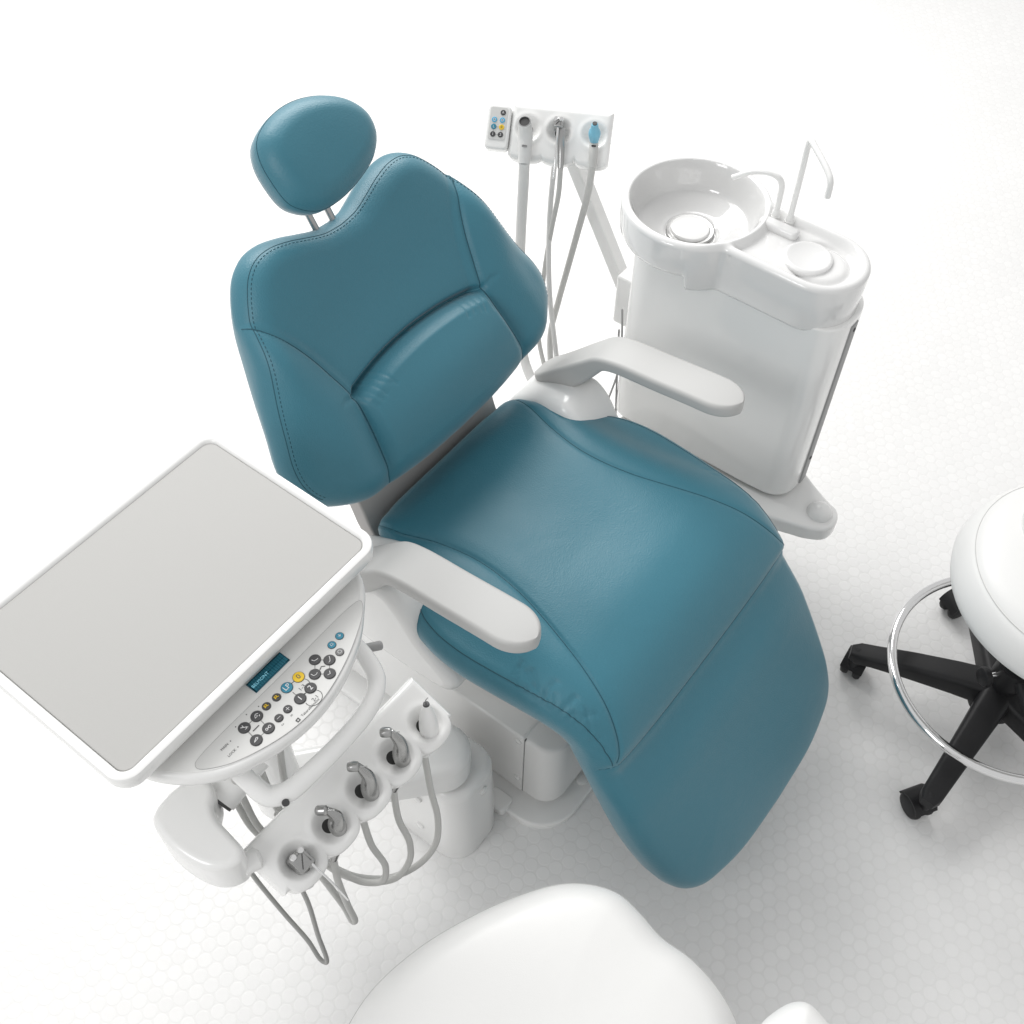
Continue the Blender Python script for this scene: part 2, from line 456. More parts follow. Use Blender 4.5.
def seat_h(P, d):
    s, b = P[:, 0], P[:, 1]
    front = smst(s, S0 - .02, S0 + .03)
    w_in = np.interp(s, in_seam[:, 0], in_seam[:, 1])
    ds = np.minimum(seg_dist(P, in_seam), seg_dist(P, in_seam_m))
    out_side = np.abs(b) > w_in
    # the middle panel stands proud of the side bolsters
    prof_h = .030 * (1 - smst(np.abs(b), w_in - .004, .27)) 
    mid = -.009 * np.exp(-(b / .09) ** 2) * smst(s, .0, .12) * (1 - smst(s, .30, .44))
    bol = .007 * np.exp(-((np.abs(b) - (w_in + .05)) / .035) ** 2)
    seat = prof_h + mid + bol - (.0034 * gauss(ds, .0038) + .0035 * gauss(ds, .016)) * np.where(b > 0, .55, 1.)
    seat = seat - .012 * (1 - smst(s, 0, .07)) * (1 - smst(np.abs(b), .13, .19)) + .006 * np.exp(-((s - .03) / .03) ** 2 - ((np.abs(b) - .178) / .02) ** 2)
    leg = .014 * smst(s, S0, S0 + .12) + .020 * (1 - np.exp(-d / .05)) + .012 * (1 - smst(np.abs(b), .10, .26)) * smst(s, S0 + .02, S0 + .08) * .6
    df = seg_dist(P, front_seam)
    h = seat * (1 - front) + leg * front - .0024 * gauss(df, .0036) - .0010 * gauss(df, .015)
    for ln, am, w in wrinkles:
        near = np.abs(P[:, 0] - ln[1][0]) < .06
        if near.any():
            q = seg_dist(P[near], ln); h[near] -= am * gauss(q, w) * smst(d[near], .001, .01)
    return h
SEAT_RE = .026
V, F, UV = cushion(seat_out, (.40, 0), seat_h, seat_place, .058, SEAT_RE, N=560, nr=190, back=.86, edge_n=16)
Vi = np.array([len(f) for f in F])
seat_f, leg_f = [], []
lim = lambda f: np.mean([UV[i][0] for i in f]) > seam_s(np.mean([UV[i][1] for i in f]))
for f in F:
    if len(f) > 8: seat_f.append(f) if False else None; continue
    (leg_f if lim(f) else seat_f).append(f)
# closed backs: a fan strip across the underside instead of one big bent face
under = [i for i in range(560)]
order = sorted(under, key=lambda i: (UV[i][0]))
def compact(Vall, faces):
    idx = sorted({i for f in faces for i in f}); mp = {i: k for k, i in enumerate(idx)}
    return Vall[idx], [[mp[i] for i in f] for f in faces]
# underside strips
N0 = 560
pairs = []
lo, hi = 0, N0 - 1
strip = []
for k in range(N0 // 2 - 1):
    strip.append([k, k + 1, N0 - 2 - k, N0 - 1 - k])
for f in strip: (leg_f if lim(f) else seat_f).append(f)
g = G(); g.add(*compact(V, seat_f)); seat_o = chair.part('seat_cushion', g, M['teal'], angle=80)
g = G(); g.add(*compact(V, leg_f)); leg_o = chair.part('leg_rest', g, M['teal'], angle=80)
g = G()
for L in (in_seam[6:], in_seam_m[6:]): stitches(g, L, seat_out, seat_h, SEAT_RE, seat_place, .0006, lift=.0002)
edge_line = inset(resample(seat_out, 400), .0155)
e_in = edge_line[(edge_line[:, 0] > s_of(-.06)) & (edge_line[:, 0] < S0)]
for sg in (-1, 1):
    e = e_in[np.sign(e_in[:, 1]) == sg]; e = e[np.argsort(e[:, 0])]
    stitches(g, e, seat_out, seat_h, SEAT_RE, seat_place, .0008, lift=.0002)
chair.part('stitching', g, M['thread'], seat_o)
g = G(); stitches(g, front_seam, seat_out, seat_h, SEAT_RE, seat_place, .00055, lift=.0002)
chair.part('stitching', g, M['thread'], leg_o)

# ---- backrest
BT = R(37); bt_t = np.array([-math.sin(BT), 0, math.cos(BT)]); bt_n = np.array([math.cos(BT), 0, math.sin(BT)]); bt_o = np.array([-.289, .0105, .76])
def back_place(P, h): return bt_o + P[:, :1] * np.array([0, 1, 0]) + P[:, 1:2] * bt_t + h[:, None] * bt_n
bhalf = [(0, .177), (.03, .180), (.06, .190), (.09, .201), (.125, .209), (.155, .207), (.182, .193), (.204, .168), (.225, .132), (.243, .085), (.261, .035), (.279, -.02),
         (.295, -.066), (.297, -.100), (.284, -.133), (.254, -.158), (.215, -.177), (.16, -.188), (.09, -.196), (0, -.199)]
back_out = mirror(cr(bhalf, 6))
seam_b = cr([(.230, .136), (.218, .126), (.204, .106), (.188, .078), (.174, .045), (.164, .012), (.152, -.034), (.153, -.065), (.158, -.105), (.163, -.140), (.167, -.172), (.167, -.188)], 8)
seam_bm = seam_b * [-1, 1]
crease = cr([(-.152, -.036), (-.125, -.029), (-.07, -.020), (0, -.016), (.07, -.020), (.125, -.029), (.152, -.036)], 10)
puck = [np.array([(s * .152, -.036), (s * .170, -.030), (s * .194, -.032)]) for s in (-1, 1)]
tucks = []
wr = random.Random(11)
for s in (-1, 1):
    for k in range(5):
        x0 = s * (.146 - .012 * k); y0 = -.036 + .003 * k
        tucks.append((np.array([(x0, y0), (x0 - s * .006, y0 - .016), (x0 - s * wr.uniform(.008, .016), y0 - wr.uniform(.022, .034))]), wr.uniform(.0008, .0016)))
def back_h(P, d):
    x, t = P[:, 0], P[:, 1]; ax = np.abs(x)
    ds = np.minimum(seg_dist(P, seam_b), seg_dist(P, seam_bm)); dc = seg_dist(P, crease)
    w_in = np.interp(t, seam_b[::-1, 1], seam_b[::-1, 0])
    inside = 1 - smst(ax, w_in - .02, w_in + .006)
    ct = np.interp(x, crease[:, 0], crease[:, 1])
    low = smst(ct - t, -.003, .022)
    h = .012 * (1 - np.exp(-d / .035))
    h += inside * low * (.027 * np.exp(-((t + .100) / .075) ** 2) * (1 - .35 * (ax / .15) ** 2) + .003)
    h += -.015 * inside * (1 - low) * np.exp(-((t - .05) / .10) ** 2) * (1 - (ax / .25) ** 2)
    h += .018 * (1 - inside) * np.exp(-((ax - w_in - .05) / .045) ** 2)
    h -= (.0042 * gauss(ds, .004) + .0035 * gauss(ds, .015)) * smst(d, .002, .022)
    mid = 1 - smst(ax, .135, .157)
    h -= (.016 * gauss(dc, .0054) + .006 * np.exp(-np.maximum(t - ct, 0) / .018) * (t > ct - .002) ) * np.maximum(mid, 0) * (ax < .157)
    for q in puck: h -= .003 * gauss(seg_dist(P, q), .004) * (1 - smst(ax, .165, .19))
    for q, am in tucks: h -= am * gauss(seg_dist(P, q), .0028)
    return h
BACK_RE = .040
V, F, UV = cushion(back_out, (0, -.02), back_h, back_place, .068, BACK_RE, N=560, nr=170, back=.86, edge_n=18)
g = G(); g.add(V, F); back = chair.part('backrest', g, M['teal'], angle=80)
g = G()
for L in (seam_b[4:-4], seam_bm[4:-4]): stitches(g, L, back_out, back_h, BACK_RE, back_place, .0008, lift=.0003)
bo_ = resample(back_out, 500); k_ = [i for i in range(500) if bo_[i][1] > -.135]; k0_ = next(i for i in range(500) if bo_[i][1] <= -.135)
order_ = [i % 500 for i in range(k0_, k0_ + 500) if bo_[i % 500][1] > -.135]
stitches(g, inset(bo_, .0095)[order_], back_out, back_h, BACK_RE, back_place, .0006, lift=.0001)
stitches(g, inset(bo_, .0130)[order_], back_out, back_h, BACK_RE, back_place, .0006, dash=(4, 2), lift=.0002)
chair.part('stitching', g, M['thread'], back)
# white shell behind the backrest
g = G(); sh = resample(cr(back_out[::6] * .90, 4, True), 160)
slab(g, sh, -.092, -.056, .015, .02, f=plane_map(bt_o, (0, 1, 0), bt_t, bt_n))
chair.part('backrest_shell', g, M['white'])
# bracket that carries the backrest, seen in the gap above the seat
g = G()
bp_ = cr([(-.165, .40), (-.205, .425), (-.232, .465), (-.250, .515), (-.285, .575), (-.335, .645), (-.385, .715)], 8)
o1 = np.vstack([bp_ + [.0, 0], (bp_ - [.03, .012])[::-1]])
slab(g, o1, -.168, .168, .004, .004, f=lambda p: np.c_[p[:, 0], p[:, 2], p[:, 1]])
chair.part('backrest_bracket', g, M['bracket'])

# ---- headrest
HT = R(45); h_t = np.array([-math.sin(HT), 0, math.cos(HT)]); h_n = np.array([math.cos(HT), 0, math.sin(HT)]); h_o = np.array([-.412, .010, 1.005])
def head_place(P, h): return h_o + P[:, :1] * np.array([0, 1, 0]) + P[:, 1:2] * h_t + h[:, None] * h_n
hh = [(-.074, -.047), (-.0885, -.028), (-.092, .004), (-.087, .038), (-.072, .062), (-.041, .077), (.004, .0815), (.053, .069), (.090, .044), (.107, .014), (.102, -.017), (.079, -.040), (.036, -.056), (-.018, -.0645), (-.053, -.060)]
head_out = cr(np.array(hh) * .985, 8, True)
def head_h(P, d):
    return .017 * np.clip(1 - ((P[:, 0] - .008) / .112) ** 2 - ((P[:, 1] - .008) / .088) ** 2, -.2, 1) - .004 * np.exp(-(P[:, 0] / .05) ** 2 - ((P[:, 1] - .0) / .05) ** 2)
V, F, UV = cushion(head_out, (.008, .005), head_h, head_place, .052, .030, N=240, nr=60, back=.86, edge_n=18)
g = G(); g.add(V, F); head = chair.part('headrest', g, M['teal'], angle=80)
g = G(); stitches(g, inset(resample(head_out, 240), .0006), head_out, head_h, .030, head_place, .0006, lift=.0002, closed=True)
chair.part('stitching', g, M['thread'], head)
for s in (-1, 1):
    g = G(); tube(g, [(-.405, s * .017, .845), (-.4325, s * .017, .890), (-.456, s * .017, .935), (-.470, s * .017, .985)], .0052, 14)
    chair.part('headrest_post', g, M['steel'])

# ---- armrests
def armrest(s):
    c = s * .268
    top = cr([(-.215, .505), (-.165, .553), (-.115, .604), (-.085, .631), (-.05, .643), (.03, .652), (.10, .660), (.150, .664), (.168, .665)], 8)
    tt = np.gradient(top, axis=0); tt /= np.linalg.norm(tt, axis=1)[:, None]
    g = G(); n = len(top); rings = []
    for i in range(n):
        f = i / (n - 1); a, z = top[i]
        wv = .036 if a > -.09 else .036 - .004 * smst(-a, .09, .2)
        e = 1.0
        if a > .120: e = math.sqrt(max(1 - ((a - .120) / .0485) ** 2, .0))
        if a < -.195: e = min(e, math.sqrt(max(1 - ((-.195 - a) / .0205) ** 2, .0)))
        th = .025 if a > -.06 else .025 + .017 * smst(-a, .06, .15)
        w2 = max(wv * (e if a > 0 else .55 + .45 * e), .004)
        th2 = th * (1 if a > 0 else .5 + .5 * e)
        sec = rrect(-w2, w2, -th2, 0, min(.0075, w2 * .9, th2 * .45), 7)
        nx, nz = -tt[i][1], tt[i][0]
        rings.append(np.c_[a + sec[:, 1] * nx, c + sec[:, 0], z + sec[:, 1] * nz])
    k = len(rings[0]); F = []
    for i in range(n - 1):
        for j in range(k): F.append([i * k + j, i * k + (j + 1) % k, (i + 1) * k + (j + 1) % k, (i + 1) * k + j])
    F.append(list(range(k))[::-1]); F.append([(n - 1) * k + j for j in range(k)])
    g.add(np.concatenate(rings), F); o = chair.part('armrest', g, M['arm'], angle=50)
    g = G(); rod(g, (-.190, c - s * .005, .500), (-.165, c - s * .02, .475), .017, 20)
    chair.part('pivot_collar', g, M['dark'], o)
for s in (-1, 1):
    armrest(s)
    # rounded white housing under each arm
    c = s * .232
    out = cr([(-.235, .42), (-.222, .485), (-.19, .508), (-.135, .535), (-.105, .540), (-.075, .522), (-.03, .455), (.03, .395), (.02, .365), (-.07, .350), (-.16, .352), (-.215, .375)], 8, True)
    g = G(); slab(g, out, c - .052, c + .052, .020, .020, f=lambda p: np.c_[p[:, 0], p[:, 2], p[:, 1]])
    chair.part('armrest_housing', g, M['white'])

# ---- frame, pedestal and floor plate
g = G(); slab(g, rrect(-.20, .20, -.215, .215, .06), .395, .452, .012, .02); chair.part('seat_frame', g, M['satin'])
g = G()
slab(g, rrect(-.36, .135, -.175, .175, .05, 10), .225, .40, .014, .004); ub = chair.part('upper_column', g, M['white'])
g = G(); slab(g, rrect(-.40, .1235, -.219, .2, .006, 5), .028, .232, .005, .004); pd = chair.part('pedestal', g, M['white'])
g = G(); slab(g, rrect(.04, .186, -.2185, .1995, .040, 10), .033, .2305, .008, .004); chair.part('front_cover', g, M['satin'], pd)
g = G(); slab(g, rrect(.1230, .1248, -.2193, .1985, .0006, 3), .034, .2300, .0005, .0005); chair.part('cover_gap', g, M['seam'], pd)
for z in (.215, .075):
    g = G(); lathe(g, [(.0062, 0), (.0062, .002), (.004, .0034), (0, .0036)], (.112, -.219, z), (0, -1, 0), 16); chair.part('screw', g, M['white'], pd)
for a in (-.1, .03):
    g = G(); lathe(g, [(.005, 0), (.005, .002), (.003, .003), (0, .0032)], (a, -.175, .335), (0, -1, 0), 16); chair.part('screw', g, M['white'], ub)
g = G(); slab(g, rrect(-.43, .172, -.208, .2, .05, 10), .010, .036, .004, .0); chair.part('plinth', g, M['satin'])
g = G(); slab(g, rrect(-.45, .216, -.258, .258, .075, 14), .0, .013, .005, 0); bpz = chair.part('base_plate', g, M['white'])
for a, b in ((.192, -.128), (.192, .128)):
    g = G(); lathe(g, [(.011, 0), (.011, .003), (.008, .0048), (0, .005)], (a, b, .013), n=20); chair.part('bolt', g, M['white'], bpz)
# ================================================================== junction box on the floor
jb = Thing('junction_box', 'rounded white floor box with a domed cap beside the chair pedestal', 'junction box', (.04, -.325, 0))
g = G(); slab(g, rrect(-.055, .118, -.388, -.262, .045, 12), 0, .236, .016, .002, taper=.005); jbb = jb.part('body', g, M['white'])
for (x, y, z, ax) in ((.119, -.318, .20, (1, 0, 0)), (.03, -.3895, .06, (0, -1, 0)), (.03, -.3895, .17, (0, -1, 0))):
    g = G(); lathe(g, [(.008, -.006), (.008, .0015), (.005, .003), (0, .0032)], (x - .004 * ax[0], y + .003 * (ax[1] < 0), z), ax, 16); jb.part('screw', g, M['satin'], jbb)
g = G(); box(g, .075, .118, -.270, -.235, .001, .022, .004, .008); jb.part('foot_bracket', g, M['white'])

# ================================================================== delivery unit (tray, panel, holder bar on their arm)
du = Thing('instrument_delivery_unit', 'white delivery unit with grey tray, button panel and five-place holder bar', 'dental delivery unit', (.05, -.342, .236))
# arm link over the junction box and its post
g = G()
def stadium(p, q, r0, r1, n=16):
    p, q = np.array(p, float), np.array(q, float); d = q - p; a = math.atan2(d[1], d[0])
    L = [p + r0 * np.array([math.cos(t), math.sin(t)]) for t in np.linspace(a + PI / 2, a + 1.5 * PI, n)]
    L += [q + r1 * np.array([math.cos(t), math.sin(t)]) for t in np.linspace(a - PI / 2, a + PI / 2, n)]
    return np.array(L)
slab(g, stadium((.050, -.342), (-.115, -.53), .047, .046), .246, .318, .018, .006); du.part('arm_link', g, M['white'])
g = G(); lathe(g, [(.038, .234), (.038, .25)], (.050, -.342, 0), n=40); du.part('pivot_ring', g, M['mid'])
g = G(); lathe(g, [(.036, .31), (.034, .42), (.032, .74)], (-.118, -.533, 0), n=32); du.part('post', g, M['white'])

# tray
TA0, TA1, TB0, TB1, TZ = -.297, -.001, -.766, -.363, .84
g = G(); oc = rrect(TA0, TA1, TB0, TB1, .026, 12)
n = len(oc)
rings = [(.008, TZ - .028), (.003, TZ - .025), (.0006, TZ - .019), (0, TZ - .011), (0, TZ - .004), (.0012, TZ - .0012), (.004, TZ), (.0085, TZ - .0002), (.0112, TZ - .0022), (.0125, TZ - .0060), (.0140, TZ - .0066)]
V = [np.c_[inset(oc, d) if d else oc, np.full(n, z)] for d, z in rings]; F = []
for i in range(len(V) - 1):
    for k in range(n): F.append([i * n + k, i * n + (k + 1) % n, (i + 1) * n + (k + 1) % n, (i + 1) * n + k])
F.append(list(range(n))[::-1]); F.append([(len(V) - 1) * n + k for k in range(n)])
g.add(np.concatenate(V), F); tray = du.part('tray', g, M['white'])
g = G(); slab(g, rrect(TA0 + .0128, TA1 - .0128, TB0 + .0128, TB1 - .0128, .0142, 10), TZ - .0064, TZ - .0042, .0008, 0); du.part('tray_mat', g, M['grey'], tray)

# control head below the tray, with a bowed front
front = cr([(-.030, -.385), (.0, -.402), (.025, -.430), (.048, -.463), (.066, -.505), (.0755, -.548), (.0755, -.592), (.066, -.636), (.048, -.678), (.020, -.709), (-.012, -.729), (-.03, -.735)], 10)
headp = np.vstack([front, [(-.24, -.735), (-.24, -.385)]])
def cum_round(P):  # dense version of the outline
    return resample(P, 260)
g = G(); slab(g, cum_round(headp)[::-1], .764, .7975, .006, .020); ch = du.part('control_head', g, M['white'])
PZ = .7975
g = G(); fr = inset(cum_round(headp)[::-1], .0062)
slab(g, fr, PZ + .0002, PZ + .0010, .0004, 0); du.part('panel_face', g, M['panel'], ch)
# membrane with rounded ends
mem = cr([(.013, -.430), (.016, -.425), (.026, -.432), (.044, -.463), (.0610, -.506), (.0708, -.549), (.0708, -.592), (.0605, -.634), (.043, -.672), (.022, -.694), (.016, -.692), (.0135, -.684), (.0125, -.56)], 8, True)
g = G(); slab(g, mem[::-1] if True else mem, PZ + .0012, PZ + .0016, .0002, 0); du.part('membrane', g, M['panel2'], ch)
g = G(); tube(g, np.c_[mem, np.full(len(mem), PZ + .0014)], .0003, 5, smooth=False, closed=True); du.part('membrane_seam', g, M['mid'], ch)
# display
DZ = PZ + .001
g = G(); box(g, -.0105, .0065, -.590, -.5355, DZ, DZ + .0012, .0004, .0006); scr = du.part('display_screen', g, M['screen'], ch)
g = G()
for r_ in range(2):
    for c_ in range(16):
        x0 = -.0085 + r_ * .0070; y0 = -.588 + c_ * .00322
        slab(g, rrect(x0, x0 + .0062, y0, y0 + .0027, .0003, 3), DZ + .0014, DZ + .0016, 0, 0)
du.part('display_cells', g, M['cell'], scr)
pm = lambda a, b: plane_map((a, b, 0), (0, 1, 0), (-1, 0, 0), (0, 0, 1))      # text reads along +y, its top towards the tray
g = G(); text(g, 'BELMONT', .0056, pm(-.0015, -.5755), z=DZ + .0017, depth=.0001); du.part('display_lettering', g, M['glow'], scr)
BZ = PZ + .0016
def button(a, b, r, m_, icon=None, lab=None):
    g = G(); lathe(g, [(r, 0), (r, .0008), (r - .0005, .0013), (0, .0013)], (a, b, BZ), n=28)
    lathe(g, [(r + .0006, 0), (r + .0006, .0003), (r, .0003)], (a, b, BZ), n=28, mi=1)
    z = BZ + .0013
    f = pm(a, b); s = r / .0065
    if isinstance(icon, str): text(g, icon, .0088 * s, f, 2, .00012, z)
    elif icon:
        for ln in icon:
            P = np.array([(x * s, y * s, 0) for x, y in ln]) * .001; P[:, 2] = z + .0002
            tube(g, f(P), .00042 * s, 5, mi=2, smooth=False)
    o = du.part('button', g, [M[m_], M['line'], M['ink'] if m_ != 'yellow' and icon != 'FX' else M['line']], ch)
    if lab: o['label'] = lab
R_, r_ = .0066, .0047
chairs = [[(-3, 2), (-2, -1), (1, -2), (3, -2)], [(-3, -2), (-1, -2), (1, 0), (3, 3)], [(-3, 3), (-2.5, -1), (1, -2), (3, -1)], [(-3, 0), (0, -1), (2, 2)]]
tools = [[(-3, 3), (-1, 0), (2, -3)], [(-1, 3), (0, 0), (3, 3)]]
button(.027, -.629, R_, 'dark', [[(-3, 2.5), (-.5, .5), (3, -3)], [(0, 3.2), (-.5, .5)], [(-1, -2.6), (1, -3.2), (2, -1)]])
button(.0278, -.6105, R_, 'dark', [[(-3, -1), (-1, 2), (1, -1), (-3, -1)], [(0, 2.6), (3, 1)], [(1.6, -2.6), (3, -1.4)]])
button(.0485, -.613, R_, 'dark', [[(-2.4 + 1.3 * math.cos(t), 1.3 * math.sin(t)) for t in np.linspace(0, 6.28, 12)], [(2 + 1.5 * math.cos(t), 1.5 * math.sin(t)) for t in np.linspace(0, 6.28, 12)], [(-1, 0), (.5, 0)]])
button(.0482, -.6315, R_, 'dark', [[(-3.4, -.8), (2, 2), (3.2, .6), (1.8, -.6), (-3.4, -.8)], [(1.6, 1), (2.2, .3)]])
button(.0275, -.595, r_, 'dark', None); button(.0285, -.580, r_, 'dark', None)
button(.0488, -.597, r_, 'dark', [[(-3.4, 0), (3.4, 0)]]); button(.0488, -.583, r_, 'dark', [[(-3.4, 0), (3.4, 0)], [(0, 3.4), (0, -3.4)]])
button(.029, -.564, R_, 'bteal', 'LP', 'teal button'); button(.030, -.546, R_, 'yellow', '0', 'yellow button')
button(.0507, -.565, R_, 'dark', '1'); button(.0505, -.548, R_, 'dark', '2')
for (a, b), ic in zip(((.029, -.518), (.0425, -.508), (.0422, -.532), (.055, -.521)), chairs): button(a, b, R_, 'dark', [ic])
button(.031, -.4915, r_, 'bteal', [[(-2.5, -1.5), (-2, 2), (2, 2), (2.5, -1.5), (-2.5, -1.5)]], 'teal button'); button(.0298, -.477, r_, 'bteal', [[(-2.5, 1), (0, -2), (2.5, 1)], [(0, 3), (0, -2)]], 'teal button')
button(.0448, -.493, r_, 'dgrey', [[(-3 * math.cos(t), 3 * math.sin(t)) for t in np.linspace(0, 6.28, 14)]])
# yellow marks on two of the small buttons, links, captions and small logo printed on the membrane
g = G(); zz = BZ + .0015
for ax, ay in ((.0275, -.595), (.0285, -.580)):
    f = pm(ax, ay)
    for ln in ([(-2.2, -1.6), (-2.2, 1.8), (.5, 1.8)], [(-2.2, .2), (2.2, -1.2)], [(0, -.2), (1.2, 1.8)]):
        P = np.array([(x, y, 0) for x, y in ln]) * .001; P[:, 2] = zz + .0001; tube(g, f(P), .0005, 5, smooth=False)
du.part('button_marks', g, M['yellow'], ch)
g = G()
def ln(pts, r=.0003):
    tube(g, [(a, b, BZ + .0002) for a, b in pts], r + .00005, 5, smooth=False)
ln([(.027, -.629), (.0278, -.6105), (.0485, -.613), (.0482, -.6315), (.027, -.629)])
ln([(.029, -.518), (.0425, -.508), (.055, -.521), (.0422, -.532), (.029, -.518)])
ln([(.0410 + .0 + .0095 * math.sin(t) * 1.0, -.5535 + .0110 * math.cos(t)) for t in np.linspace(-.4, PI + .3, 18)]); ln([(.029, -.564), (.030, -.546)])
ln([(.0620 + .0095 * math.sin(t) * .95, -.555 + .0105 * math.cos(t)) for t in np.linspace(-.5, PI + .3, 18)]); ln([(.0507, -.565), (.0505, -.548)])
ln([(.0375, -.626), (.0375, -.617)], .0006); 
ln([(.0425, -.524), (.041, -.520), (.044, -.517)], .0005)
for s_, a, b, sz in (('1-3', .0425, -.5535, .0068), ('2-1', .0635, -.554, .0066), ('MAIN', .0265, -.6585, .0042), ('LOCK', .0380, -.6585, .0042), ('Hi', .0575, -.586, .003), ('Lo', .0575, -.600, .003)):
    text(g, s_, sz, pm(a, b), z=BZ + .0001, depth=.00008)
for a, b in ((.0265, -.6495), (.0380, -.6495), (.0185, -.634), (.0170, -.616), (.0205, -.6005)):
    lathe(g, [(.0007, 0), (.0007, .0003), (0, .0003)], (a, b, BZ), n=10)
# logo: little square ring
for q in (.0017, .0009): pass
ln([(.0656, -.5875), (.0690, -.5875), (.0690, -.5841), (.0656, -.5841), (.0656, -.5875), (.0656, -.5841)], .0007)
du.part('printed_marks', g, M['line'], ch)
g = G(); text(g, 'TakaraBelmont', .0045, pm(.0672, -.5660), z=BZ + .0001, depth=.00008); du.part('printed_name', g, M['dgrey'], ch)

# U-shaped handle below the panel
g = G(); tube(g, [(.010, -.456, .768), (.024, -.457, .757), (.048, -.458, .742), (.072, -.468, .728), (.086, -.497, .722), (.090, -.546, .720), (.088, -.598, .718), (.083, -.634, .717), (.070, -.652, .719), (.045, -.656, .732), (.024, -.657, .750), (.010, -.657, .768)], [.0105, .0105, .0108, .0112, .0115, .0115, .0118, .0125, .0125, .0118, .0112, .0110], 20)
hd = du.part('handle', g, M['white'])
g = G(); lathe(g, [(.0044, -.002), (.0044, .0006), (0, .0006)], (.0925, -.647, .7215), (.75, -.42, .5), 20, sy=1.0, sx=1.0); du.part('brake_button', g, M['dark'], hd)
g = G(); rod(g, (.030, -.452, .735), (.046, -.430, .733), .0060, 16); du.part('grey_stub', g, M['mid'])

# holder bar: a sloped plate with five dished seats
BAR_T = R(24)
bar_o = np.array([.103, -.5445, .626]); e_q = np.array([math.cos(BAR_T), 0, -math.sin(BAR_T)]); e_n = np.array([math.sin(BAR_T), 0, math.cos(BAR_T)])
BAR_B = np.array([.022, 1., 0])
def holder_plate(thing, o, e_b, e_q, e_n, L0, L1, seats, q0, lobe, valley, r_dish, mats, name, thick=.030, qc=.006, depth=.014, nb=360, nq=90):
    """Sloped plate, its lower edge in lobes, with a dish at each seat; grid-mapped."""
    b = np.linspace(L0, L1, nb)
    if len(seats) > 1: pitch = abs(seats[1] - seats[0])
    dn = np.min(np.abs(b[:, None] - np.array(seats)[None]), 1)
    q1 = valley + (lobe - valley) * np.sqrt(np.maximum(1 - np.clip(dn / (pitch * .52), 0, 1) ** 2.4, 0))
    ks = np.r_[np.linspace(0, .06, 12)[:-1], np.linspace(.06, .94, nq - 22), np.linspace(.94, 1, 12)[1:]]
    Bg, Kg = np.meshgrid(b, ks, indexing='ij'); Qg = q0 + (q1[:, None] - q0) * Kg
    re = .010
    dq = np.minimum(Qg - q0, (q1[:, None] - Qg)); de = np.minimum(np.minimum(dq, Bg - L0), L1 - Bg)
    h = edge_round(np.clip(de, 0, 9), re) * .9
    for s in seats:
        rr = np.hypot(Bg - s, (Qg - qc))
        h = h - depth * (1 - smst(rr, .20 * r_dish, r_dish)) + .0010 * np.exp(-((rr - r_dish * 1.02) / .005) ** 2)
    nbn, nkn = Bg.shape
    top = o + Bg.ravel()[:, None] * e_b + Qg.ravel()[:, None] * e_q + h.ravel()[:, None] * e_n
    bot = o + Bg.ravel()[:, None] * e_b + Qg.ravel()[:, None] * e_q - thick * e_n
    F = []; id_ = lambda i, k: i * nkn + k; N = nbn * nkn
    for i in range(nbn - 1):
        for k in range(nkn - 1): F.append([id_(i, k), id_(i + 1, k), id_(i + 1, k + 1), id_(i, k + 1)])
    per = [id_(i, 0) for i in range(nbn)] + [id_(nbn - 1, k) for k in range(1, nkn)] + [id_(i, nkn - 1) for i in range(nbn - 2, -1, -1)] + [id_(0, k) for k in range(nkn - 2, 0, -1)]
    V = np.vstack([top, bot[per]]); m_ = len(per)
    for j in range(m_): F.append([per[j], N + j, N + (j + 1) % m_, per[(j + 1) % m_]])
    F.append([N + j for j in range(m_)])
    g = G(); g.add(V, F); bar = thing.part(name, g, mats, angle=60)
    for s in seats:
        g = G(); c = o + s * e_b + qc * e_q - (depth - .0012) * e_n
        lathe(g, [(.0138, -.004), (.0138, .0008), (.0124, .0014), (.0118, .0002), (0, -.0005)], c, e_n, 32)
        thing.part('socket', g, M['hole'], bar)
    return bar
bar_seats = [x - (-.5445) for x in (-.667, -.611, -.553, -.495, -.438)]
holder_plate(du, bar_o, BAR_B, e_q, e_n, -.160, .142, bar_seats, -.042, .048, .031, .0255, M['white'], 'holder_bar', depth=.013, qc=.013)
# arm housing that carries the bar at its far end
g = G()
ho = cr([(-.036, -.700), (-.036, -.730), (-.028, -.746), (-.008, -.754), (.020, -.757), (.055, -.754), (.080, -.745), (.093, -.732), (.097, -.718), (.090, -.708), (.065, -.7035), (.036, -.700), (.019, -.692), (.010, -.681), (-.002, -.674), (-.018, -.675), (-.030, -.684)], 8, True)
slab(g, resample(ho * [.93, 1] - [.009, -.001], 150), .612, .680, .009, .009); du.part('arm_housing', g, M['white'])
g = G(); lathe(g, [(.0225, 0), (.0225, .065)], (-.009, -.674, .640), (0, 1, .25), 36); du.part('neck_joint', g, M['white'])
g = G(); lathe(g, [(.0205, 0), (.0205, .012)], (-.009, -.678, .640), (0, 1, .25), 36); du.part('joint_gap', g, M['dark'])
g = G(); rod(g, (.070, -.714, .634), (.076, -.697, .632), .0135, 24); du.part('bar_joint', g, M['white'])
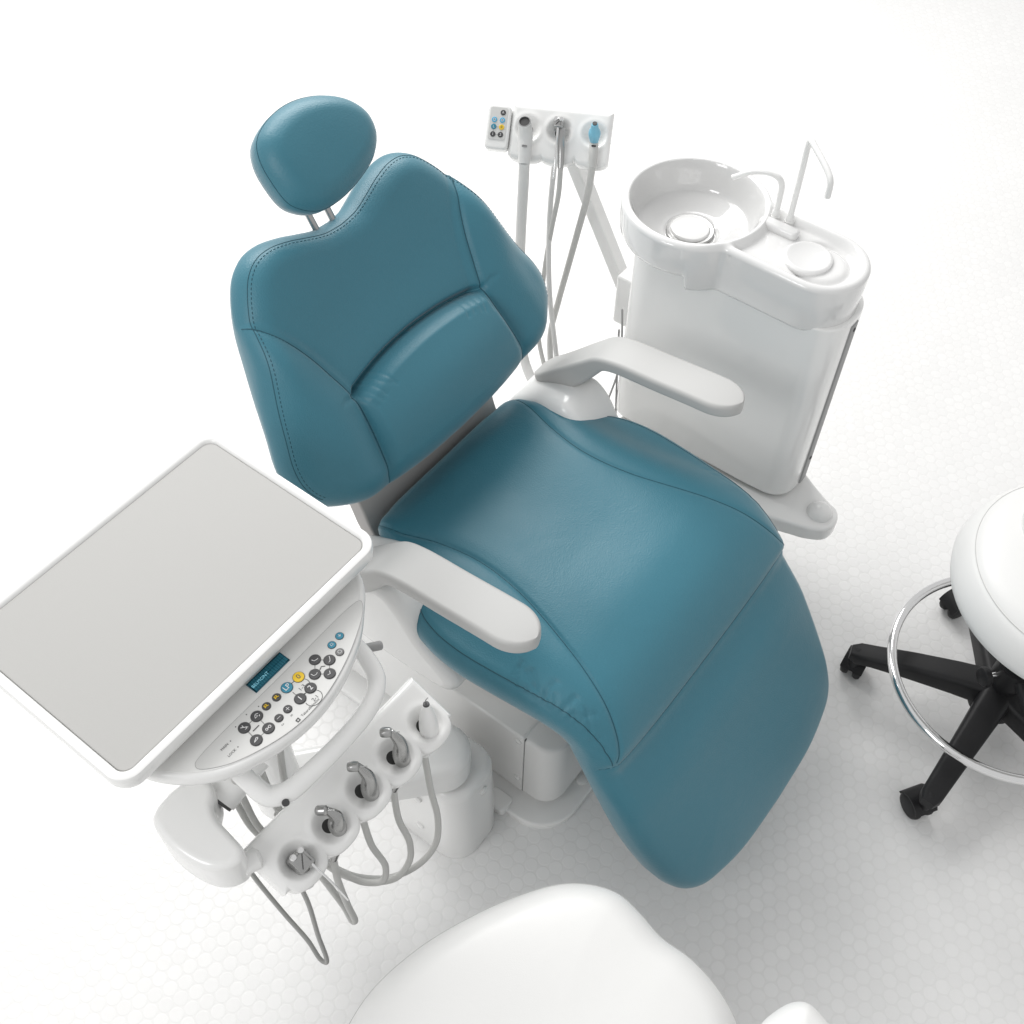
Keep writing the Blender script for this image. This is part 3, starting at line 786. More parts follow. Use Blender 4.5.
for name, P, r in (('supply_hose', [(.020, -.588, .755), (.010, -.586, .66), (.000, -.589, .55), (.010, -.60, .42)], .0048), ('supply_hose', [(.005, -.622, .755), (.0, -.616, .66), (.004, -.616, .57), (.03, -.62, .50), (.06, -.625, .47)], .0055),
                   ('supply_hose', [(-.012, -.655, .70), (-.006, -.657, .60), (.012, -.659, .55), (.036, -.655, .53), (.06, -.64, .53)], .0045), ('supply_hose', [(.0, -.650, .70), (.006, -.652, .61), (.022, -.655, .56), (.045, -.652, .54), (.065, -.64, .54)], .0045),
                   ('supply_hose', [(-.040, -.695, .755), (-.050, -.690, .66), (-.062, -.680, .56)], .0022)):
    g = G(); tube(g, P, r, 12); du.part(name, g, M['hosed' if r < .003 else 'hose'])

# ================================================================== instruments in the holder bar
def bar_pt(s, q, n): return bar_o + BAR_B * s + e_q * q + e_n * n
GRP = 'dental handpieces in the holder bar'
# the hoses hang from the tail of each instrument and loop back under the bar
hoses = {
    0: [(.109, -.675, .545), (.115, -.676, .49), (.125, -.684, .41), (.137, -.693, .335), (.130, -.695, .336), (.108, -.692, .37), (.076, -.693, .42), (.046, -.695, .49), (.030, -.697, .56), (.020, -.70, .61)],
    1: [(.122, -.627, .555), (.126, -.632, .50), (.133, -.633, .42), (.139, -.633, .365), (.136, -.634, .362), (.126, -.634, .40), (.109, -.637, .46), (.097, -.643, .53), (.076, -.643, .58)],
    2: [(.116, -.566, .555), (.127, -.569, .49), (.143, -.566, .43), (.144, -.577, .405), (.126, -.593, .405), (.104, -.607, .43), (.085, -.622, .48), (.067, -.633, .54), (.043, -.636, .60)],
    3: [(.121, -.512, .555), (.135, -.523, .50), (.152, -.525, .45), (.157, -.536, .41), (.150, -.558, .385), (.128, -.580, .380), (.102, -.600, .40), (.079, -.616, .45), (.063, -.625, .52), (.043, -.630, .58)],
    4: [(.125, -.453, .565), (.145, -.468, .51), (.162, -.477, .45), (.170, -.495, .41), (.161, -.524, .38), (.139, -.559, .37), (.113, -.588, .39), (.090, -.608, .43), (.078, -.619, .50), (.060, -.623, .58)],
}
labels = ['chrome air water syringe with two round buttons at the tray end of the bar', 'short steel handpiece turned sideways next to the two-button syringe', 'steel turbine handpiece with round head in the middle place of the bar',
          'steel turbine handpiece standing next to the white scaler in the bar', 'white tapered scaler with black tip ring at the chair end of the bar']
cats = ['syringe', 'handpiece', 'handpiece', 'handpiece', 'scaler']
names = ['air_water_syringe', 'turbine_handpiece', 'turbine_handpiece', 'turbine_handpiece', 'ultrasonic_scaler']
for i in range(5):
    s = bar_seats[i]
    c = bar_pt(s, .014, 0)
    th = Thing(names[i], labels[i], cats[i], tuple(bar_pt(s, .014, -.012)), GRP)
    tail = np.array(hoses[i][0]); 
    base = bar_pt(s + .001, .017, -.004)
    if i == 0:
        g = G(); mp = plane_map(bar_pt(s, .013, -.008), (0, 1, 0), e_q, e_n)
        slab(g, rrect(-.0115, .0115, -.010, .015, .004), 0, .026, .004, .001, f=mp)
        tube(g, [base + np.array([.004, .0, -.004]), base + np.array([.012, -.004, -.035]), tail], [.0085, .0075, .0055], 16)
        body = th.part('body', g, M['gun'])
        for x in (-.0058, .0058):
            g = G(); lathe(g, [(.0042, 0), (.0042, .006), (.0032, .0075), (0, .008)], bar_pt(s + x, .006, .016), e_n, 20); th.part('push_button', g, M['chrome'], body)
        g = G(); lathe(g, [(.0062, 0), (.0062, .003), (.0048, .0046), (.0026, .0046), (.0026, .003), (0, .003)], bar_pt(s + .006, .025, .008), (.8, .3, .15), 20); th.part('nozzle_nut', g, M['steel'], body)
        g = G(); tube(g, [(.121, -.661, .632), (.134, -.662, .627), (.149, -.660, .612), (.163, -.658, .592), (.176, -.657, .572)], [.0020, .0016, .0014, .0014, .0012], 10); th.part('nozzle', g, M['chrome'])
    elif i in (1, 2, 3):
        g = G(); up = np.array([-.10, .10, 1.0]) if i > 1 else np.array([.15, .25, .8])
        hgt = .050 if i > 1 else .026
        k0 = base + np.array([.006, .003, -.022]); k1 = base + np.array([.004, .003, .008])
        k2 = base + np.array([.002, .006, .008 + hgt * .55]); k3 = base + np.array([-.008, .002, .010 + hgt])
        tube(g, [tail, k0, k1, k2, k3], [.0050, .0080, .0112, .0082, .0042], 20)
        body = th.part('body', g, M['gun'])
        g = G(); ax = np.array([.80, .58, .12]) if i > 1 else np.array([.80, .50, .30])
        hc = k3 + np.array([-.003, -.004, .001])
        lathe(g, [(.0030, -.0082), (.0054, -.0072), (.0064, -.0050), (.0066, 0), (.0060, .0050), (.0040, .0066), (0, .0068)], hc, ax, 24); th.part('head', g, M['steel'], body)
        g = G(); rod(g, hc + ax * .005, hc + ax * .0165, .0006, 8); th.part('bur', g, M['steel'], body)
        g = G(); dn_ = (k3 - k2) / np.linalg.norm(k3 - k2); lathe(g, [(.0074, 0), (.0078, .0008), (.0074, .0024), (.0068, .0030)], k2 - dn_ * .001, dn_, 24); th.part('neck_ring', g, M['chrome'], body)
        for kk in range(1):
            g = G(); lathe(g, [(.0081, 0), (.0081, .003)], k1 + np.array([0, 0, -.012]), (.03, .03, 1), 24); th.part('grip_ring', g, M['steel'], body)
    else:
        g = G(); k0 = base + np.array([.008, -.004, -.030]); k1 = base + np.array([.003, 0, .0]); k3 = base + np.array([-.004, .006, .043])
        tube(g, [tail, k0, k1, k1 * .45 + k3 * .55, k3], [.0052, .0085, .0128, .0105, .0050], 20); body = th.part('body', g, M['satin'])
        g = G(); d = k3 - k1; d /= np.linalg.norm(d); lathe(g, [(.0040, .0), (.0044, .0016), (.0040, .004), (.0018, .0045), (0, .0045)], k3 - d * .0003, d, 20); th.part('tip_ring', g, M['dark'], body)
        g = G(); tube(g, [k3 + d * .004, k3 + d * .010, k3 + d * .013 + np.array([.0015, .003, 0])], [.0009, .0007, .0005], 8); th.part('tip', g, M['steel'], body)
    g = G(); tube(g, hoses[i], .0047 if i else .0032, 12); th.part('hose', g, M['hosed' if i == 0 else 'hose'])
# ================================================================== assistant's instrument holder
ao = np.array([-.395, .528, .797]); ad = R(28.6)
a_b = np.array([math.cos(ad), math.sin(ad), 0]); a_h = np.array([math.sin(ad), -math.cos(ad), 0])
AT = R(42); a_q = a_h * math.sin(R(48)) * 1.0 + np.array([0, 0, -math.cos(R(48))]); a_n = a_h * math.cos(R(48)) + np.array([0, 0, math.sin(R(48))])
asu = Thing('assistant_holder', 'white three-place instrument holder with small colour keypad on a slanted arm', 'instrument holder', (-.30, .53, .24))
a_seats = [-.038, .018, .079]
holder_plate(asu, ao, a_b, a_q, a_n, -.069, .109, a_seats, -.022, .076, .066, .0245, M['white'], 'holder_plate', thick=.024, qc=.020, depth=.013, nb=260, nq=80)
amap = lambda s, q, n: ao + a_b * s + a_q * q + a_n * n
kp = plane_map(ao, a_b, a_q, a_n)
g = G(); slab(g, rrect(-.1110, -.0695, -.015, .062, .008), -.022, .004, .004, .004, f=kp); kpo = asu.part('keypad_housing', g, M['white'])
g = G(); slab(g, rrect(-.1060, -.0755, -.010, .046, .004), .0042, .0050, .0003, 0, f=kp); asu.part('keypad_face', g, M['panel2'], kpo)
for (s, q, mm, ic) in ((-.0835, -.001, 'dark', 'A'), (-.0975, .012, 'bblue', None), (-.0835, .012, 'bblue', None), (-.0975, .024, 'bteal', 'L'), (-.0835, .024, 'yellow', '0'), (-.0975, .037, 'dark', '1'), (-.0840, .037, 'dark', '2')):
    g = G(); lathe(g, [(.0047, .0048), (.0047, .0058), (.0042, .0062), (0, .0062)], amap(s, q, 0), a_n, 20)
    f = plane_map(amap(s, q, 0), a_b, -a_q, a_n)
    if ic: text(g, ic, .0062, f, 1, .0001, .0063)
    else: lathe(g, [(.0024, .0062), (.0024, .0064), (.0017, .0064), (.0017, .0062)], amap(s, q, 0), a_n, 14, 1)
    asu.part('button', g, [M[mm], M['ink'] if mm != 'yellow' else M['line']], kpo)
g = G()
for P in ([(-.0975, .024), (-.0835, .024), (-.0840, .037), (-.0975, .037), (-.0975, .024)],):
    tube(g, [amap(s, q, .0053) for s, q in P], .0003, 5, smooth=False)
asu.part('printed_marks', g, M['inkg'], kpo)
# slanted flat arm down to the basin unit
def beam(th, name, P, w, t, mt, up=(0, 0, 1)):
    P = np.asarray(P, float); g = G(); d = P[1] - P[0]; L = np.linalg.norm(d); d /= L
    s = np.cross(d, up); s /= np.linalg.norm(s); n = np.cross(s, d)
    slab(g, rrect(0, L, -w / 2, w / 2, w * .3), -t / 2, t / 2, .004, .004, f=plane_map(P[0], d, s, n)); return th.part(name, g, mt)
beam(asu, 'arm', [(-.392, .556, .770), (-.128, .624, .20)], .036, .022, M['white'])
beam(asu, 'arm_root', [(-.140, .625, .205), (.02, .56, .215)], .045, .03, M['white'])
g = G(); lathe(g, [(.020, 0), (.020, .045)], amap(.005, .012, -.070), a_n, 28); asu.part('pivot', g, M['white'])

GRP2 = "instruments in the assistant's holder"
def hang(name, label, cat, s, hose, r, mt):
    th = Thing(name, label, cat, tuple(amap(s, .016, -.012)), GRP2)
    g = G(); tube(g, hose, r, 14); th.part('hose', g, mt); return th
th = hang('suction_tip', 'thick pale suction hose with wide open mouth next to the keypad', 'suction hose', a_seats[0],
          [amap(-.036, .080, .012), (-.395, .452, .71), (-.397, .451, .62), (-.396, .448, .50), (-.38, .43, .40), (-.34, .40, .33), (-.25, .36, .28)], .0098, M['hosel'])
g = G(); c0 = amap(-.038, .016, -.010); c1 = amap(-.040, .021, .046); ax = (c1 - c0) / np.linalg.norm(c1 - c0)
tube(g, [amap(-.036, .084, .012), amap(-.037, .060, .016), amap(-.038, .042, .020), amap(-.039, .029, .029), c1], [.0102, .0122, .0128, .0124, .0112], 24, cap=False); bd = th.part('handle', g, M['hosel'])
d = c1 - amap(-.039, .0265, .029); d /= np.linalg.norm(d)
g = G(); lathe(g, [(.0112, -.001), (.0112, .0005), (.0092, .0012), (.0090, -.004), (0, -.010)], c1, d, 28, 0, caps=False); th.part('mouth_rim', g, M['mid'], bd)
g = G(); lathe(g, [(.0093, -.0012), (0, -.0012)], c1, d, 24, caps=False); th.part('mouth', g, M['hole'], bd)
g = G(); box(g, -.0045, .0045, -.002, .002, 0, .0012, .0004, .001, f=plane_map(amap(-.037, .058, .0295), a_b, a_q, a_n)); th.part('slide_valve', g, M['mid'], bd)
th = hang('air_water_syringe', 'steel three way syringe with thin nozzle between two suction tips', 'syringe', a_seats[1],
          [amap(.028, .082, .006), (-.341, .485, .69), (-.354, .489, .61), (-.367, .493, .52), (-.372, .49, .42), (-.36, .47, .34), (-.30, .43, .27)], .0046, M['hose'])
g = G(); slab(g, rrect(-.0085, .0085, -.002, .016, .004), -.006, .022, .004, .002, f=plane_map(amap(.016, .004, .004), a_b, a_q, a_n))
tube(g, [amap(.020, .018, .010), amap(.025, .050, .012), amap(.028, .084, .006)], [.0075, .0065, .0052], 16); bd = th.part('body', g, M['steel'])
for x in (-.0045, .0045):
    g = G(); lathe(g, [(.0040, 0), (.0040, .005), (.0028, .0066), (0, .0068)], amap(.016 + x, .006, .023), a_n, 20); th.part('push_button', g, M['chrome'], bd)
g = G(); tube(g, [amap(.016, .018, .022), amap(.017, .045, .025), amap(.018, .076, .022), amap(.018, .104, .014)], [.0022, .0016, .0014, .0013], 10); th.part('nozzle', g, M['chrome'], bd)
th = hang('saliva_ejector', 'slim grey suction hose with pale blue tip in the last place of the holder', 'suction hose', a_seats[2],
          [amap(.083, .074, .008), (-.300, .518, .69), (-.318, .52, .59), (-.334, .52, .50), (-.350, .52, .41), (-.362, .515, .31), (-.34, .49, .25)], .0062, M['hose'])
g = G(); c1 = amap(.080, .014, .045); c0 = amap(.081, .034, .014)
tube(g, [c0, c0 * .5 + c1 * .5, c0 * .2 + c1 * .8, c1], [.0075, .0105, .0070, .0058], 24); th.part('blue_tip', g, M['tipblue'])
d = (c1 - c0) / np.linalg.norm(c1 - c0)
g = G(); lathe(g, [(.0042, 0), (.0042, .0030), (0, .0030)], c1, d, 20); th.part('mouth', g, M['hole'])
g = G(); tube(g, [amap(.081, .036, .012), amap(.082, .055, .013), amap(.083, .076, .008)], [.0078, .0080, .0066], 18); th.part('valve_body', g, M['hose'])
g = G(); box(g, -.004, .004, -.0015, .0015, 0, .001, .0003, .0008, f=plane_map(amap(.0815, .044, .0212), a_b, a_q, a_n)); th.part('valve_mark', g, M['dark'])
g = G(); tube(g, [(-.385, .535, .745), (-.368, .500, .62), (-.340, .47, .48), (-.302, .447, .36), (-.266, .424, .28)], .0050, 12); asu.part('supply_hose', g, M['hosel'])

# ================================================================== cuspidor
cu = Thing('cuspidor', 'white cuspidor cabinet with round spittoon bowl and cup filler taps', 'cuspidor', (.03, .53, 0))
g = G(); cab = cr([(-.172, .50), (-.165, .472), (-.145, .461), (-.10, .460), (.05, .460), (.160, .461), (.195, .466), (.218, .486), (.225, .52), (.222, .565), (.20, .592), (.15, .598), (-.10, .598), (-.15, .590), (-.172, .56)], 8, True)
slab(g, resample(cab, 240), .255, .684, .004, .010, taper=0.0); cabo = cu.part('cabinet', g, M['bulk'], angle=30)
# back panel showing as a grey strip down the right end
g = G(); slab(g, rrect(.150, .2278, .520, .546, .004), .262, .668, .002, .003); cu.part('side_strip', g, M['mid'], cabo)
for z in (.655, .33):
    g = G(); lathe(g, [(.004, -.004), (.004, .0012), (.0025, .002), (0, .002)], (.2278, .533, z), (1, 0, 0), 14); cu.part('screw', g, M['dark'], cabo)
# keyhole shaped ceramic top
bc, br = np.array([-.093, .533]), .1275; sc_, sr = np.array([.145, .528]), .0775
def keyhole():
    L = []
    a1 = math.asin((bc[1] - .452) / br); a2 = math.asin((.607 - bc[1]) / br)
    for t in np.linspace(a2, 2 * PI - a1, 90): L.append(bc + br * np.array([math.cos(t), math.sin(t)]))
    for t in np.linspace(-PI / 2 + .02, PI / 2 - .02, 40): L.append(sc_ + sr * np.array([math.cos(t), math.sin(t)]))
    return resample(np.array(L), 420)
kh = keyhole()
for _ in range(5): kh = (np.roll(kh, 1, 0) + 2 * kh + np.roll(kh, -1, 0)) / 4
RZ = .765
def rim_h(P, d):
    r = np.hypot(*(P - bc).T); r2 = np.hypot(*(P - sc_).T)
    bowl = -.050 * (1 - smst(r, .092, .1165)) - .016 * (1 - smst(r, .050, .096)) - .006 * (1 - smst(r, .040, .050))
    # shallow tray at the small end with a raised rim, a moat round the cup disc
    dd = np.minimum(d, 9)
    tray = -.011 * smst(dd, .010, .024) * smst(r, .1195, .132)
    moat = -.006 * np.exp(-((r2 - .047) / .007) ** 2) * smst(r, .13, .14)
    lip = .003 * np.exp(-((r - .1205) / .005) ** 2) * smst(P[:, 0], -.05, .0)
    return bowl + tray + moat + lip
V, F, UV = cushion(kh, (-.04, .53), rim_h, lambda P, h: np.c_[P, RZ + h], .004, .009, N=420, nr=170, back=.995, edge_n=14)
F = [f for f in F if len(f) < 10]
keep = 4 * 420
F = [f for f in F if min(f) >= keep]
# outer skirt
skirt = []
o0 = keep
Vs = [V]
rings = [(0, RZ - .009), (.0005, RZ - .03), (.003, RZ - .086), (.007, RZ - .094), (.02, RZ - .095), (.05, RZ - .095)]
nV = len(V); prev = [keep + j for j in range(420)]
for d_, z in rings:
    P = inset(kh, d_) if d_ else kh
    zz = np.full(420, z) + (.028 * (1 - np.where(kh[:, 1] < .53, smst(kh[:, 0], -.040, -.034), smst(np.hypot(*(kh - bc).T), .1285, .15))) if z < RZ - .05 else 0)
    Vs.append(np.c_[P, zz]); cur = [nV + j for j in range(420)]; nV += 420
    for j in range(420): F.append([prev[j], prev[(j + 1) % 420], cur[(j + 1) % 420], cur[j]])
    prev = cur
allV = np.concatenate(Vs)
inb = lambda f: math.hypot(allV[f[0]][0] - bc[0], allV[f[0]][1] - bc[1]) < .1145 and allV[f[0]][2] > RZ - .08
g = G(); g.add(*compact(allV, [f for f in F if not inb(f)])); rim = cu.part('basin', g, M['ceramic'], angle=70)
g = G(); g.add(*compact(allV, [f for f in F if inb(f)])); cu.part('bowl', g, M['bowl'], rim, angle=70)
g = G(); lathe(g, [(.032, .690), (.0345, .694), (.0348, .698), (.0325, .702), (.02, .7048), (0, .7055)], (bc[0] - .006, bc[1] + .004, 0), n=40); cu.part('drain_cover', g, M['ceramic'], rim)
g = G(); lathe(g, [(.0425, .690), (.0425, .6965), (.0405, .698), (.035, .6975)], (bc[0] - .006, bc[1] + .004, 0), n=40); cu.part('drain_ring', g, M['steel'], rim)
g = G(); lathe(g, [(.040, RZ - .016), (.040, RZ - .0075), (.0375, RZ - .005), (.034, RZ - .0045), (.031, RZ - .0060), (0, RZ - .0062)], (.122, .524, 0), n=48); cu.part('cup_disc', g, M['ceramic'], rim)
g = G(); box(g, .014, .085, .548, .570, RZ - .014, RZ + .002, .006, .009); cu.part('tap_ledge', g, M['ceramic'], rim)
# taps
for P in ([(.030, .580, RZ - .012), (.030, .580, .800), (.029, .579, .822), (.022, .577, .834), (.005, .574, .838), (-.020, .568, .832), (-.050, .560, .812)],
          [(.055, .582, RZ - .012), (.055, .582, .86), (.055, .581, .905), (.058, .578, .918), (.072, .566, .918), (.112, .538, .906), (.122, .530, .898), (.124, .529, .872)]):
    g = G(); tube(g, P, .0048, 14, seg=10); t = cu.part('tap', g, M['white'])
    g = G(); lathe(g, [(.0085, RZ - .012), (.0085, RZ - .002), (.0070, RZ - .001), (.0070, RZ + .006), (.0055, RZ + .008), (.0042, RZ + .012)], P[0][:2] + (0,), n=24); cu.part('tap_collar', g, M['white'], t)
# support arm under the cabinet, with a round cap at its end
g = G(); ao_ = cr([(.288, .532), (.312, .522), (.324, .497), (.318, .468), (.292, .450), (.262, .440), (.20, .424), (.10, .412), (-.12, .412), (-.15, .50), (-.12, .585), (.10, .585), (.20, .575), (.255, .548)], 8, True)
slab(g, resample(ao_, 200), .212, .248, .007, .006); sa = cu.part('support_arm', g, M['white'])
g = G(); lathe(g, [(.0245, .246), (.0240, .252), (.0215, .2575), (.016, .262), (.008, .2648), (0, .2655)], (.288, .495, 0), n=40); cu.part('round_cap', g, M['white'], sa)
g = G(); lathe(g, [(.045, 0), (.045, .012), (.034, .014), (.032, .215)], (.195, .475, 0), n=36); cu.part('leg', g, M['white'])
g = G(); box(g, -.236, -.168, .540, .580, .405, .520, .006, .008); cu.part('side_box', g, M['white'], cabo)
for P in ([(-.186, .489, .50), (-.172, .476, .44), (-.169, .471, .36), (-.179, .463, .28), (-.185, .445, .20)], [(-.186, .486, .45), (-.173, .478, .33), (-.155, .463, .22)]):
    g = G(); tube(g, P, .0020, 8); cu.part('cable', g, M['inkg'], cabo)

# ================================================================== stools
def pad(out, c, T, re, puff, z, N=200, nr=50, back=.80, extra=None, sharp=2.):
    out = np.asarray(out, float)
    hf = lambda P, d: puff * (1 - np.exp(-d / (.45 * abs(puff) / .03 * .12 + .02))) + (extra(P, d) if extra else 0)
    return cushion(out, c, hf, lambda P, h: np.c_[P, z + h], T, re, N=N, nr=nr, back=back, edge_n=16), hf
SX, SY = .912, 1.045
def stool_base(th, cx, cy, a0, ring_z=.15):
    for k in range(5):
        a = R(a0 + 72 * k); u = np.array([math.cos(a), math.sin(a), 0]); v = np.array([-u[1], u[0], 0])
        c = np.array([cx, cy, 0.])
        g = G(); st = [(.02, .140, .029, .056), (.08, .134, .026, .050), (.16, .120, .0225, .040), (.225, .104, .020, .030), (.253, .098, .019, .030), (.268, .091, .012, .020)]
        rings = []
        for r_, z_, w, t in st:
            sec = rrect(-w, w, -t, 0, min(w, t) * .42, 5); rings.append(c + r_ * u + sec[:, :1] * v + (z_ + sec[:, 1:2]) * np.array([0, 0, 1.]))
        k_ = len(rings[0]); F = []
        for i in range(len(rings) - 1):
            for j in range(k_): F.append([i * k_ + j, i * k_ + (j + 1) % k_, (i + 1) * k_ + (j + 1) % k_, (i + 1) * k_ + j])
        F.append(list(range(k_))[::-1]); F.append([(len(rings) - 1) * k_ + j for j in range(k_)])
        g.add(np.concatenate(rings), F); leg = th.part('leg', g, M['black'], angle=45)
        e = c + .252 * u; sw = R(a0 + 72 * k + (78, 60, 80, 20, -60)[k]); w_ = np.array([-math.sin(sw), math.cos(sw), 0]); t_ = np.array([math.cos(sw), math.sin(sw), 0])
        g = G(); rod(g, e + np.array([0, 0, .094]), e + np.array([0, 0, .045]), .010, 16); cs = th.part('caster', g, M['black'], leg)
        ce = e - t_ * .014 + np.array([0, 0, .0265])
        g = G()
        for s in (-1, 1):
            lathe(g, [(0, -.0085), (.018, -.0085), (.0245, -.006), (.0265, -.001), (.0265, .003), (.024, .0075), (.012, .0088), (0, .0088)], ce + w_ * s * .0125, w_, 32)
        # hood over the twin wheels
        hv = []
        th.part('wheel', g, M['black'], leg, angle=50)
        g = G(); n_ = 14; sec = []
        for t in np.linspace(R(20), R(165), n_):
            q = ce + t_ * math.cos(t) * .029 + np.array([0, 0, math.sin(t) * .029]); sec.append(np.array([q - w_ * .022, q + w_ * .022, q * .85 + ce * .15 + w_ * .022, q * .85 + ce * .15 - w_ * .022]))
        F = []
        for i in range(n_ - 1):
            for j in range(4): F.append([i * 4 + j, i * 4 + (j + 1) % 4, (i + 1) * 4 + (j + 1) % 4, (i + 1) * 4 + j])
        F.append([3, 2, 1, 0]); F.append([(n_ - 1) * 4 + j for j in range(4)])
        g.add(np.concatenate(sec), F); th.part('hood', g, M['black'], leg, angle=40)
    g = G(); lathe(g, [(.030, .062), (.046, .072), (.048, .108), (.040, .122), (.030, .126)], (cx, cy, 0), n=40); th.part('hub', g, M['black'])
    g = G(); lathe(g, [(.026, .12), (.026, .30), (.019, .305), (.019, .42), (.05, .425), (.06, .44)], (cx, cy, 0), n=36); th.part('column', g, M['black'])

st = Thing('wheeled_stool', 'round white seat stool with chrome foot ring on black five star base', 'stool', (SX, SY, 0), world=True)
BX, BY = .901, 1.027
stool_base(st, BX, BY, 159)
c = np.array([SX, SY])
ring = [(.898 + .207 * math.cos(t), 1.031 + .207 * math.sin(t), .170) for t in np.linspace(0, 2 * PI, 96, endpoint=False)]
g = G(); tube(g, ring, .0088, 18, smooth=False, closed=True); st.part('foot_ring', g, M['chrome'], angle=80)
for a in (-86, 34, 154):
    u = np.array([math.cos(R(a)), math.sin(R(a)), 0]); p = np.array([.898, 1.031, 0])
    if a == 154: continue
    g = G(); tube(g, [p + u * .03 + np.array([0, 0, .195]), p + u * .10 + np.array([0, 0, .185]), p + u * .185 + np.array([0, 0, .168]), p + u * .205 + np.array([0, 0, .163])], [.012, .010, .0095, .013], 14); st.part('ring_spoke', g, M['black'])
g = G(); lathe(g, [(.0345, .165), (.0345, .21)], (BX, BY, 0), n=36); st.part('ring_collar', g, M['black'])
ku = np.array([math.cos(R(195)), math.sin(R(195)), 0.05]); kc = np.array([BX, BY, .188]) + ku * .034
g = G(); rod(g, kc, kc + ku * .022, .0045, 12); kn = st.part('clamp_screw', g, M['chrome'])
g = G(); lathe(g, [(.013, 0), (.0175, .002), (.0185, .006), (.0175, .012), (.014, .0145), (0, .015)], kc + ku * .020, ku, 28); st.part('clamp_knob', g, M['black'], kn)
# seat: a deep round pad, a welt line, and the back pad that rises from it
so = np.array([(SX + .006 + .199 * math.cos(t), SY - .005 + .205 * math.sin(t)) for t in np.linspace(0, 2 * PI, 200, endpoint=False)])
SEZ = .470
hfS = lambda P, d: .040 * (1 - np.exp(-d / .05)) - .0010 * gauss(d - .022, .0028) - .0006 * gauss(d - .022, .009)
V, F, UV = cushion(so, (SX, SY), hfS, lambda P, h: np.c_[P, SEZ + h], .075, .045, N=300, nr=110, back=.80, edge_n=30)
g = G(); g.add(V, F); sto = st.part('seat', g, M['vinyl'], angle=80)
g = G(); w_l = inset(so, .022); hw = surf(w_l, so, hfS, .045); tube(g, np.c_[w_l, SEZ + hw + .0004], .0008, 6, smooth=False, closed=True); st.part('welt', g, M['welt'], sto)
po = cr([(SX - .085, SY + .02), (SX - .07, SY + .085), (SX - .01, SY + .12), (SX + .07, SY + .10), (SX + .12, SY + .03), (SX + .10, SY - .05), (SX + .02, SY - .085), (SX - .055, SY - .05)], 12, True)
hfP = lambda P, d: .030 * (1 - np.exp(-d / .03))
V, F, UV = cushion(po + np.array([-.012, .010]), (SX + .05, SY + .03), hfP, lambda P, h: np.c_[P, .545 + h], .05, .030, N=160, nr=50, back=.92, edge_n=16)
g = G(); g.add(V, F); st.part('seat_pommel', g, M['vinyl'], sto, angle=80)

s2 = Thing('saddle_stool', 'white saddle shaped stool seat with separate elbow pad in front of the leg rest', 'stool', (.05, .26, 0), world=True)
stool_base(s2, .05, .27, 90)
so2 = (np.array([.052, .30]) + 1.05 * (np.array([(-.198, .285), (-.179, .342), (-.153, .387), (-.102, .436), (-.041, .475), (.021, .504), (.072, .519), (.112, .519), (.146, .508), (.172, .484), (.196, .456), (.227, .434), (.252, .408), (.271, .378), (.282, .347),
          (.288, .30), (.280, .22), (.24, .14), (.16, .085), (.05, .065), (-.06, .08), (-.14, .135), (-.188, .21)]) - np.array([.052, .30]))) 
so2 = cr(so2 + np.array([.001, -.004]), 8, True)
hf2 = lambda P, d: .030 * (1 - np.exp(-d / .045)) - .010 * np.exp(-((P[:, 0] - .05) / .10) ** 2 - ((P[:, 1] - .30) / .10) ** 2) 
V, F, UV = cushion(so2, (.05, .29), hf2, lambda P, h: np.c_[P, .500 + h], .08, .046, N=320, nr=110, back=.80, edge_n=30)
g = G(); g.add(V, F); s2o = s2.part('seat', g, M['vinyl'], angle=80)
g = G(); w2_ = inset(resample(so2, 300), .004); hw2 = surf(w2_, resample(so2, 300), hf2, .046); tube(g, np.c_[w2_, .500 + hw2 + .0003], .0007, 6, smooth=False, closed=True); s2.part('welt', g, M['welt'], s2o)
po2 = cr([(.287, .322), (.309, .341), (.330, .350), (.345, .348), (.362, .330), (.374, .312), (.382, .28), (.375, .20), (.345, .16), (.31, .165), (.285, .21), (.276, .28)], 8, True)
hf3 = lambda P, d: .018 * (1 - np.exp(-d / .02))
V, F, UV = cushion(po2, (.33, .26), hf3, lambda P, h: np.c_[P, .62 + h], .04, .020, N=200, nr=50, back=.9, edge_n=14)
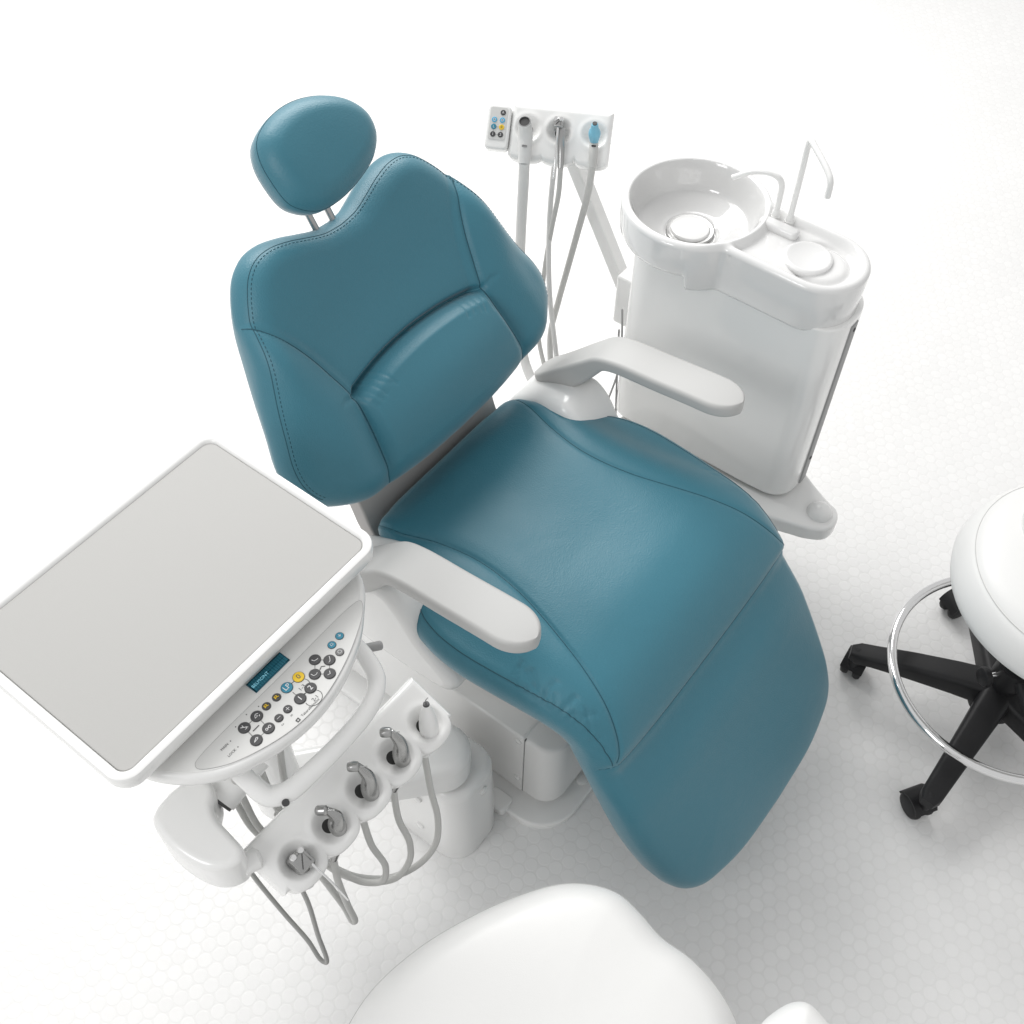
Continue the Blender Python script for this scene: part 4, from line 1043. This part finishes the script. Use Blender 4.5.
g = G(); g.add(V, F); ep = s2.part('elbow_pad', g, M['vinyl'], angle=80)
g = G(); tube(g, [(.33, .24, .59), (.33, .22, .50), (.26, .22, .435), (.10, .25, .43)], .012, 12); s2.part('pad_bracket', g, M['black'])

# ================================================================== light
W = bpy.data.worlds.new('World'); SC.world = W; W.use_nodes = True
bg = W.node_tree.nodes['Background']; bg.inputs['Color'].default_value = (1, 1, 1, 1)
# studio surround: a bright white sweep behind and to the left, greyer room towards the camera
wt = W.node_tree; wtc = wt.nodes.new('ShaderNodeTexCoord'); wdt = wt.nodes.new('ShaderNodeVectorMath'); wdt.operation = 'DOT_PRODUCT'
wdt.inputs[1].default_value = (-.42, .66, .62)
wmr = wt.nodes.new('ShaderNodeMapRange'); wmr.inputs['From Min'].default_value = -.25; wmr.inputs['From Max'].default_value = .95
wmr.inputs['To Min'].default_value = .70; wmr.inputs['To Max'].default_value = .70
wt.links.new(wtc.outputs['Generated'], wdt.inputs[0]); wt.links.new(wdt.outputs['Value'], wmr.inputs['Value']); wt.links.new(wmr.outputs['Result'], bg.inputs['Strength'])
def area(name, loc, target, sx, sy, power, col=(1, 1, 1), spread=180):
    l = bpy.data.lights.new(name, 'AREA'); l.shape = 'RECTANGLE'; l.size = sx; l.size_y = sy; l.energy = power; l.color = col; l.spread = R(spread)
    o = bpy.data.objects.new(name, l); COL.objects.link(o); o.location = loc
    d = Vector(target) - Vector(loc); o.rotation_euler = d.to_track_quat('-Z', 'Y').to_euler(); return o
area('key_softbox', (-.85, 3.5, 2.9), (.4, 1.2, .2), 3.3, 1.4, 128, (1, .992, .98))
area('side_softbox', (-1.55, -.5, 2.2), (.4, 1.2, .5), .9, .9, 18)

SC.render.engine = 'CYCLES'
SC.view_settings.view_transform = 'Standard'; SC.view_settings.look = 'None'; SC.view_settings.exposure = 0; SC.view_settings.gamma = 1
SC.cycles.max_bounces = 8; SC.cycles.diffuse_bounces = 4; SC.cycles.use_denoising = True
SC.cycles.sample_clamp_indirect = 6
